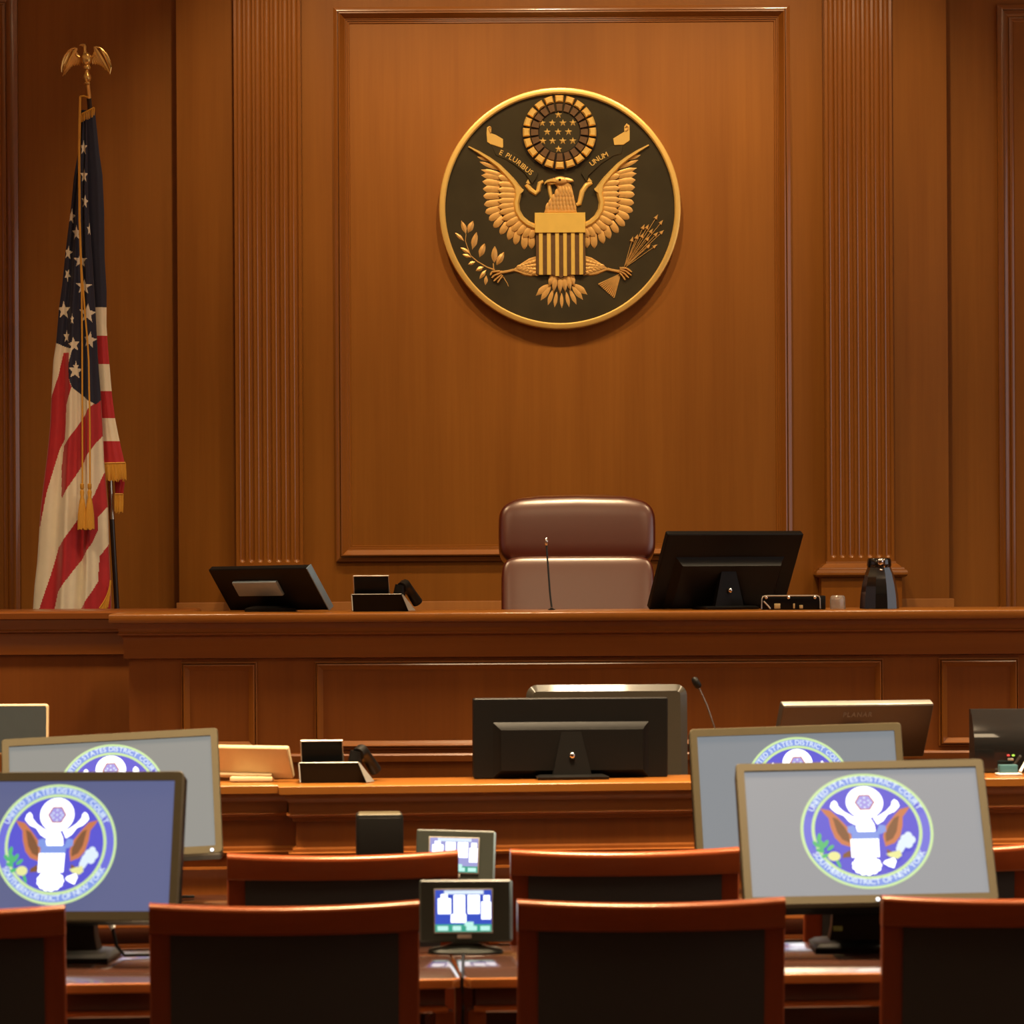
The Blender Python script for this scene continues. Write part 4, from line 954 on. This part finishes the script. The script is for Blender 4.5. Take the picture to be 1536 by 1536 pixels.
# small things on the raised bench
q = W(1184, 904, 11.70)
bx = thing('equipment_box', 'low black box with silver rim and screws before the right bench monitor', 'box', (q.x, 11.64, BT))
hb = 0.049; wb = 0.102
MB().box(-wb, wb+0.02, 0.004, 0.06, 0.0005, hb, 0.004).build('box_body', blackp, bx)
MB().tube([(-wb, 0, 0.004), (-wb, 0, hb-0.012), (-wb+0.004, 0, hb-0.003), (-wb+0.012, 0, hb), (wb-0.012, 0, hb), (wb-0.004, 0, hb-0.003), (wb, 0, hb-0.012), (wb, 0, 0.004)], 0.0024, 8).build('rim', silver, bx)
for x, z in ((-wb+0.016, hb-0.006), (-wb+0.094, hb-0.006), (wb-0.018, hb-0.006)): MB().superell((x, 0.0, z), 0.012, 0.012, 0.008, 1, 1, 12, 8).build('screw', chrome, bx)
mb = MB(); mb.box(-0.058, -0.037, 0.0, 0.005, 0.004, 0.022, 0.001); mb.build('front_mark', tan, bx)
MB().box(0.008, 0.014, 0.0, 0.005, 0.004, 0.022, 0.001).build('front_mark', tan, bx); MB().box(0.03, 0.042, 0.0, 0.005, 0.004, 0.016, 0.001).build('front_mark', tan, bx); MB().tube([(-0.095, 0.0, 0.03), (-0.08, 0.0, 0.014), (-0.072, 0.0, 0.004)], 0.003, 6).build('latch', silver, bx)
q = W(1256.5, 912, 11.7)
cp = thing('tumbler', 'small clear upturned tumbler between the black box and the black carafe', 'cup', (q.x, 11.70, BT))
MB().lathe([(0.0275, 0.001), (0.0272, 0.03), (0.026, 0.042), (0.021, 0.048), (0.012, 0.049), (0.011, 0.046), (0.019, 0.045), (0.0235, 0.04), (0.0245, 0.03), (0.025, 0.001)], 28, cap=False).build('cup_wall', clear, cp)
q = W(1319, 912, 11.75); kk = 11.75/F
ca = thing('carafe', 'tall black vacuum carafe with chrome spout button on the raised bench', 'carafe', (q.x, 11.75, BT))
zz = lambda y: (914-y)*kk+0.001
MB().lathe([(29.5*kk, 0.001), (29*kk, zz(905)), (28*kk, zz(893)), (25.5*kk, zz(878)), (21.5*kk, zz(862)), (18.5*kk, zz(855)), (17.5*kk, zz(852))], 10).build('flask', blackg, ca, smooth=20)
MB().lathe([(18*kk, zz(852)), (18.5*kk, zz(849)), (18*kk, zz(841)), (16.5*kk, zz(838.5)), (4*kk, zz(838))], 24).build('lid', blackg, ca)
mb = MB(); mb.superell((0, -17*kk, zz(844)), 9*kk, 10*kk, 6*kk, 0.8, 0.8, 16, 10); mb.superell((5.5*kk, -17*kk, zz(846)), 3*kk, 14*kk, 4*kk, 0.6, 0.6, 12, 8); mb.superell((1*kk, -18*kk, zz(856)), 6*kk, 3*kk, 4*kk, 1, 1, 12, 8); mb.build('spout_button', chrome, ca)

# clerk's chair
KY = 10.45; kx = XX(910, KY, 1100); kt = ZZ(1028, KY, 910)
kc = thing('clerk_chair', 'taupe padded office chair behind the clerk counter monitor', 'chair', (kx, KY+0.1, 0))
wk = 241*KY/F
mb = MB(); shell(mb, wk, 0.66, -0.03, 0.04, 0.035, tilt(kx, KY, kt-0.6, 5) @ Matrix.Translation((kx, KY-0.05, kt-0.33)), 0, 0.022); mb.build('backrest', taupe, kc, world=True)
mb = MB(); mb.superell((kx, KY-0.22, 0.50), 0.50, 0.11, 0.48, 0.35, 0.3); mb.build('seat', taupe, kc, world=True)
mb = MB(); mb.lathe([(0.03, 0.10), (0.03, 0.46)], 16, 0, Matrix.Translation((kx, KY-0.2, 0))); mb.tube([(kx, KY-0.2, 0.45), (kx, KY+0.06, 0.47), (kx, KY+0.03, 0.62)], 0.025, 10)
for i in range(5):
    a = 2*pi*i/5+0.3; mb.tube([(kx, KY-0.2, 0.11), (kx+0.27*cos(a), KY-0.2+0.27*sin(a), 0.07)], [0.03, 0.02], 8); mb.superell((kx+0.27*cos(a), KY-0.2+0.27*sin(a), 0.031), 0.05, 0.06, 0.05, 1, 1, 12, 8)
mb.build('swivel_base', blackp, kc, world=True)

# ================================================================== COUNSEL TABLES
def table(corner, rz, side, L, D, label):
    """corner: front corner at the seam; side -1 runs left, +1 right"""
    t = thing('counsel_table', label, 'table', (corner.x, corner.y, 0), rz, None)
    T = TABLE; g = 0.003; ch = 0.016
    xa, xb = (g, L) if side > 0 else (-L, -g)
    def plan(o=0.0):
        k = o*0.06          # the edge band shows along the front only
        P = [(xa+k, o), (xb-k, o), (xb-k, D-k), (xa+k, D-k)]
        # chamfer the seam's front corner
        if side > 0: return [(xa+k, ch+o), (xa+ch+k, o)]+P[1:]
        return [P[0], (xb-ch-k, o), (xb-k, ch+o)]+P[2:]
    def slab(mb, lev, m=0):
        n = 5; vs, fs = [], []
        for z, o in lev: vs += [(x, y, z) for x, y in plan(o)]
        for i in range(len(lev)-1):
            for k in range(n): fs.append([i*n+k, i*n+(k+1) % n, i*n+n+(k+1) % n, i*n+n+k])
        fs.append(list(range(n))[::-1]); fs.append([(len(lev)-1)*n+k for k in range(n)]); mb.add(vs, fs, m)
    mb = MB(); slab(mb, [(T-0.018, 0.008), (T-0.0006, 0.0045), (T, 0.0055)]); mb.build('tabletop', tablewood, t)
    mb = MB()
    lev = [(T-0.021, 0.004), (T-0.019, 0.0), (T-0.005, 0.0), (T-0.0015, 0.0015), (T-0.0004, 0.0045), (T-0.0004, 0.006)]
    n = 5; vs, fs = [], []
    for z, o in lev: vs += [(x, y, z) for x, y in plan(o)]
    for i in range(len(lev)-1):
        for k in range(n): fs.append([i*n+k, i*n+(k+1) % n, i*n+n+(k+1) % n, i*n+n+k])
    fs.append(list(range(n))[::-1]); mb.add(vs, fs)
    mb.build('edge_band', edgewood, t)
    ia = 0.03
    mb = MB(); mb.box(xa+ia, xb-ia, 0.03, 0.05, T-0.062, T-0.02, 0.001); mb.box(xa+ia, xb-ia, D-0.05, D-0.03, T-0.30, T-0.02, 0.001); mb.build('apron', apronwood, t)
    mb = MB(); mb.loft(xa+ia, xb-ia, 0.026, 0.05, [(T-0.074, 0.0), (T-0.070, 0.006), (T-0.064, 0.006), (T-0.060, 0.0)]); mb.build('apron_bead', edgewood, t)
    for x in ((xa+0.012, xb-0.05) if side > 0 else (xa+0.012, xb-0.05)):
        for y in (0.035, D-0.075):
            mb = MB(); mb.box(x, x+0.038, y, y+0.04, 0.0, T-0.02 if y > 0.1 else T-0.072, 0.003); mb.build('leg', benchv, t)
    return t
c1 = W(692.5, 1464, 6.877)
table(c1, R(3.8), -1, 1.9, 0.56, 'dark glossy table under the violet screened monitor, left of the front seam')
table(c1, R(3.8), 1, 2.0, 0.56, 'dark glossy table under the right front monitor, right of the front seam')
c2 = Vector((XX(714, 8.08), 8.08, 0))
table(c2, R(4.2), -1, 1.9, 0.56, 'dark table of the second row on the left, mostly hidden behind chairs')
table(c2, R(4.2), 1, 2.0, 0.56, 'dark table of the second row on the right, mostly hidden behind chairs')

# touch panels
E_pblue = glow('panel_blue', (0.045, 0.09, 0.55), 1.0); E_pgreen = glow('panel_green', (0.05, 0.38, 0.26), 1.0); E_plav = glow('panel_lavender', (0.36, 0.36, 0.70), 1.0); E_pcy = glow('panel_cyan', (0.55, 0.95, 0.85), 1.0)
def touch_panel(P, label, bgm, grn):
    M, w, h = P; o = M.translation; yaw = math.atan2(M[1][0], M[0][0])
    t = thing('touch_panel', label, 'control panel', (o.x, o.y+0.03, TABLE), yaw, 'touch control panels')
    mb = MB(); shell(mb, w, h, 0.0, 0.03, 0.006, M, 0, 0.004); mb.build('casing', panelm, t, world=True)
    mb = MB(); mb.box(w/2-0.0045, w/2+0.0006, -0.0006, 0.024, -h/2+0.006, h/2-0.004, 0.001, 0, M); mb.build('lit_side_edge', blueg, t, world=True)  # pale blue strip paints daylight on the casing's right side
    sx0, sx1, sz0, sz1 = -w*0.325, w*0.285, -h*0.335, h*0.335
    mb = MB(); mb.box(sx0-0.003, sx1+0.003, -0.0025, 0.001, sz0-0.003, sz1+0.003, 0.001, 0, M); mb.build('screen_surround', silver, t, world=True)
    ew, eh = sx1-sx0, sz1-sz0
    mb = MB(); mb.box(sx0, sx1, -0.0035, -0.001, sz0, sz1, 0, 0, M); sc = mb.build('screen', bgm, t, smooth=0, world=True)
    mb = MB(); f_ = lambda a, b, c, d, m, y=-0.0042: mb.box(sx0+ew*a, sx0+ew*b, y, -0.003, sz1-eh*d, sz1-eh*c, 0, m, M)
    f_(0, 1, 0.82, 1.0, 1, -0.0038); f_(0.16, 0.86, 0.01, 0.10, 2)
    for a, b, c, d in ((0.05, 0.28, 0.2, 0.57), (0.10, 0.22, 0.10, 0.24), (0.33, 0.53, 0.12, 0.60), (0.58, 0.79, 0.12, 0.57), (0.82, 0.99, 0.28, 0.70), (0.86, 0.97, 0.13, 0.26), (0.28, 0.55, 0.58, 0.78)): f_(a, b, c, d, 0)
    for a, b in ((0.04, 0.23), (0.31, 0.46), (0.55, 0.74), (0.80, 0.97)): f_(a, b, 0.86, 0.97, 3)
    f_(0.52, 0.68, 0.76, 0.86, 3)
    mb.build('screen_buttons', [E_w, grn, E_text, E_pcy], sc, smooth=0, world=True)
    mb = MB(); mb.box(-0.012*1.3-0.002, 0.012*1.3-0.002, -0.003, 0.0, -h/2+0.008, -h/2+0.017, 0.001, 0, M); mb.build('badge', silver, t, world=True)
    ct = Matrix.Translation((o.x, o.y+0.02, TABLE)) @ Matrix.Rotation(yaw, 4, 'Z')
    mb = MB(); vs, fs = [], []
    mb.lathe([(0.082, 0.0008), (0.084, 0.004), (0.078, 0.009), (0.05, 0.013), (0.03, 0.02), (0.025, 0.06)], 40, 0, ct @ Matrix.Scale(0.6, 4, (0, 1, 0))); mb.build('panel_base', panelm, t, world=True)
    return t, ct
tp, ct = touch_panel(pose(-0.036, 7.2, 0.855, -4.0, -6, -0.4, 0.200, 0.134, 7.31/7.2), 'touch control panel with blue screen between the two middle front chairs', E_pblue, E_pgreen)
touch_panel(pose(-0.067, 8.5, 0.857, -2.3, -11, 1.6, 0.202, 0.130, 8.40/8.5), 'touch control panel with pale washed screen, rear one of the pair', E_plav, E_pgreen)
mb = MB(); pts = [W(694, 1428, 7.03), W(694, 1440, 6.97), W(693.5, 1462, 6.885)]
for q in pts: q.z = TABLE+0.0055
pts += [Vector((pts[-1].x, 6.864, 0.752)), Vector((pts[-1].x, 6.862, 0.735)), Vector((pts[-1].x+0.001, 6.862, 0.69)), Vector((pts[-1].x-0.002, 6.864, 0.60)), Vector((pts[-1].x-0.001, 6.866, 0.3)), Vector((pts[-1].x, 6.86, 0.006)), Vector((pts[-1].x+0.02, 6.80, 0.004))]
mb.tube([Vector((pts[0].x, 7.28, TABLE+0.004))]+pts, 0.0032, 8); mb.build('cable', blackp, tp, world=True)
# speaker on the second row
q = W(570, 1250, 8.42)
sp = thing('loudspeaker', 'small black loudspeaker standing on the second row table before the counter', 'speaker', (q.x, 8.42, TABLE), R(3))
sw = 71*8.42/F; sh_ = ZZ(1222, 8.42, 570)-TABLE
MB().box(-sw/2, sw/2, 0, 0.10, 0.001, sh_, 0.007).build('cabinet', blackp, sp)
MB().box(-sw/2+0.006, sw/2-0.006, -0.003, 0.002, 0.008, sh_-0.008, 0.002).build('grille', blackp, sp)
MB().loft(-sw/2+0.006, sw/2-0.006, 0.004, 0.094, [(sh_-0.001, 0), (sh_+0.0015, -0.002)]).build('top_edge', bezelm, sp)

# ================================================================== CHAIRS
CW, CHH = 0.544, 0.925
def make_chair(label):
    t = thing('counsel_chair', label, 'chair', (0, 0, 0), 0, 'dark mahogany counsel chairs')
    pw, th, sag = 0.046, 0.030, 0.045
    lean = lambda z: -0.05*max(0, (z-0.45))/0.47          # back leans towards -y
    bow = lambda x: -sag*(1-(2*x/CW)**2)
    for s in (-1, 1):
        mb = MB(); x0, x1 = (s*CW/2, s*(CW/2-pw)); x0, x1 = min(x0, x1), max(x0, x1); vs, fs = [], []
        zs = [0, 0.2, 0.45, 0.6, 0.75, CHH-0.060]
        for z in zs:
            y = lean(z)+(0.0 if z > 0.3 else -0.04*(0.3-z)/0.3); a = 0.004 if z > 0.3 else 0.008*(0.3-z)/0.3+0.004
            vs += [(x0+(a if z < .2 else 0), y, z), (x1-(a if z < .2 else 0), y, z), (x1-(a if z < .2 else 0), y+th, z), (x0+(a if z < .2 else 0), y+th, z)]
        for i in range(len(zs)-1):
            for k in range(4): fs.append([i*4+k, i*4+(k+1) % 4, i*4+4+(k+1) % 4, i*4+4+k])
        fs += [[3, 2, 1, 0], [len(vs)-4+k for k in range(4)]]
        mb.add(vs, fs); o = mb.build('rear_leg', chairwood, t)
        bv = o.modifiers.new('bevel', 'BEVEL'); bv.width = 0.004; bv.segments = 2; bv.limit_method = 'ANGLE'
    def curved(name, xa, xb, z0, z1, y0, y1, mat, n=24, dip=0.0, rnd=0.004, top=1.0):
        """bowed board: section ring swept across the width"""
        mb = MB(); vs, fs = [], []
        for i in range(n+1):
            x = xa+(xb-xa)*i/n; b = bow(x); zt_ = z1-dip*(1-(2*x/CW)**2)
            r_ = rnd
            a_ = rnd*top
            ring = [(y0, z0+r_), (y0+r_, z0), (y1-r_, z0), (y1, z0+r_), (y1, zt_-r_), (y1-r_*0.3, zt_-r_*0.3), (y1-r_, zt_), (y0+a_, zt_), (y0+a_*0.45, zt_-a_*0.16), (y0+a_*0.12, zt_-a_*0.5), (y0, zt_-a_)]
            vs += [(x, y+b+lean(z), z) for y, z in ring]
        k_ = 11
        for i in range(n):
            for k in range(k_): fs.append([i*k_+k, (i+1)*k_+k, (i+1)*k_+(k+1) % k_, i*k_+(k+1) % k_])
        fs += [list(range(k_)), [n*k_+k for k in range(k_)][::-1]]
        mb.add(vs, [f[::-1] for f in fs]); return mb.build(name, mat, t)
    bow0 = bow
    curved('top_rail', -CW/2, CW/2, CHH-0.062, CHH, -0.004, th+0.006, chairrail, dip=0.006, rnd=0.004, top=3.2)
    curved('back_panel', -CW/2+pw-0.004, CW/2-pw+0.004, 0.50, CHH-0.055, 0.008, th-0.004, upholstery, rnd=0.005)
    curved('bottom_rail', -CW/2+pw-0.004, CW/2-pw+0.004, 0.47, 0.51, 0.0, th, chairrail)
    mb = MB(); mb.superell((0, 0.235, 0.465), 0.48, 0.08, 0.44, 0.3, 0.25); mb.build('seat', upholstery, t)
    mb = MB(); mb.box(-0.235, 0.235, 0.02, 0.425, 0.38, 0.435, 0.004); mb.build('seat_frame', chairrail, t)
    for s in (-1, 1):
        mb = MB(); mb.loft(s*0.215-0.018, s*0.215+0.018, 0.39, 0.426, [(0, -0.006), (0.38, 0)]); mb.build('front_leg', chairwood, t)
    return t
def put(o, xa, xb, Y, rz, py=1440):
    X = (XX(xa, Y, py)+XX(xb, Y, py))/2 if xa is not None and xb is not None else (XX(xb, Y, py)-CW/2 if xa is None else XX(xa, Y, py)+CW/2)
    o.location = (X, Y+0.02, 0); o.rotation_euler = (0, 0, R(rz))
ch0 = make_chair('dark mahogany chair before the violet screened monitor, second from the left in the front row')
chairs = [(225, 628, 6.75, 3.0, None),
          (775, 1176, 6.78, 2.2, 'dark mahogany front row chair right of the blue touch panel'),
          (None, 97, 6.70, 3.0, 'dark mahogany front row chair cut off by the left picture edge'),
          (1320, None, 6.82, 2.0, 'dark mahogany front row chair cut off by the right picture edge, below the right monitor'),
          (343, 684, 7.87, 5.0, 'dark mahogany second row chair in front of the loudspeaker'),
          (768, 1105, 7.93, 2.5, 'dark mahogany second row chair right of the pale touch panel'),
          (1205, 1546, 7.97, 2.5, 'dark mahogany second row chair mostly hidden behind the right front monitor')]
for i, (a, b, Y, rz, lab) in enumerate(chairs):
    o = ch0 if i == 0 else copy_tree(ch0)
    if lab: o['label'] = lab
    put(o, a, b, Y, rz)

# ================================================================== LIGHT
def area(name, loc, size, power, col=(1.0, 0.80, 0.55), sy=None, rot=(0, 0, 0), spread=180):
    l = bpy.data.lights.new(name, 'AREA'); l.energy = power; l.color = col; l.size = size
    l.shape = 'RECTANGLE'; l.size_y = sy or size; l.spread = R(spread)
    o = bpy.data.objects.new(name, l); C.objects.link(o); o.location = loc; o.rotation_euler = rot
    return o
WARM = (1.0, 0.75, 0.46)
for y, e in ((8.1, 225),):
    for x in (-2.6, 0.2, 3.0): area('ceiling_lamp', (x, y, CEIL-0.02), 1.0, e, WARM, spread=80)
for x in (-2.3, 0.35, 3.0): area('ceiling_lamp', (x, 5.9, CEIL-0.02), 1.3, 30, WARM, spread=180)
for x in (-2.4, 0.4, 3.2): area('bench_lamp', (x, 10.8, CEIL-0.02), 0.6, 62, WARM, spread=100)
for x in (-0.75, 0.34, 1.45):
    s = bpy.data.lights.new('wall_spot', 'SPOT'); s.energy = 190; s.color = (1.0, 0.74, 0.43); s.spot_size = R(62); s.spot_blend = 0.9; s.shadow_soft_size = 0.07
    o = bpy.data.objects.new('wall_spot', s); C.objects.link(o); o.location = (x, 12.3, CEIL-0.05)
    d = Vector((x*0.8+0.07, 13.95, 2.6))-o.location; o.rotation_euler = d.to_track_quat('-Z', 'Y').to_euler()
for x in (-4.9, 4.9): area('ceiling_fill', (x, 5.0, 4.3), 0.5, 60, WARM, sy=16, rot=(pi, 0, 0))  # added uplights out of view, there to brighten the ceiling
for sx, e in ((-1, 5), (1, 42)): area('window_light', (5.45*sx, 8.6, 2.7), 2.2, e, (0.86, 0.93, 1.0), sy=6.0, rot=(0, R(90)*sx, 0))
w = bpy.data.worlds.new('world'); bpy.context.scene.world = w; w.use_nodes = True
w.node_tree.nodes['Background'].inputs[0].default_value = (1.0, 0.85, 0.65, 1); w.node_tree.nodes['Background'].inputs[1].default_value = 0.15

# ================================================================== CAMERA
cam = bpy.data.cameras.new('camera'); co_ = bpy.data.objects.new('camera', cam); C.objects.link(co_)
cam.sensor_width = 36; cam.lens = F/1536*36; cam.shift_x = (768-CX)/1536; cam.shift_y = (CY-768)/1536
cam.clip_end = 60; cam.clip_start = 0.05
co_.matrix_world = Matrix.Translation((0, 0, CAMZ)) @ Matrix.Rotation(R(90), 4, 'X') @ Matrix.Rotation(-RHO, 4, 'Z')
cam.dof.use_dof = True; cam.dof.focus_distance = 13.4; cam.dof.aperture_fstop = 9.0
sc = bpy.context.scene; sc.camera = co_
sc.view_settings.view_transform = 'Standard'; sc.view_settings.look = 'None'; sc.view_settings.exposure = 0.0; sc.view_settings.gamma = 1.0; sc.view_settings.use_curve_mapping = False
sc.cycles.use_denoising = True
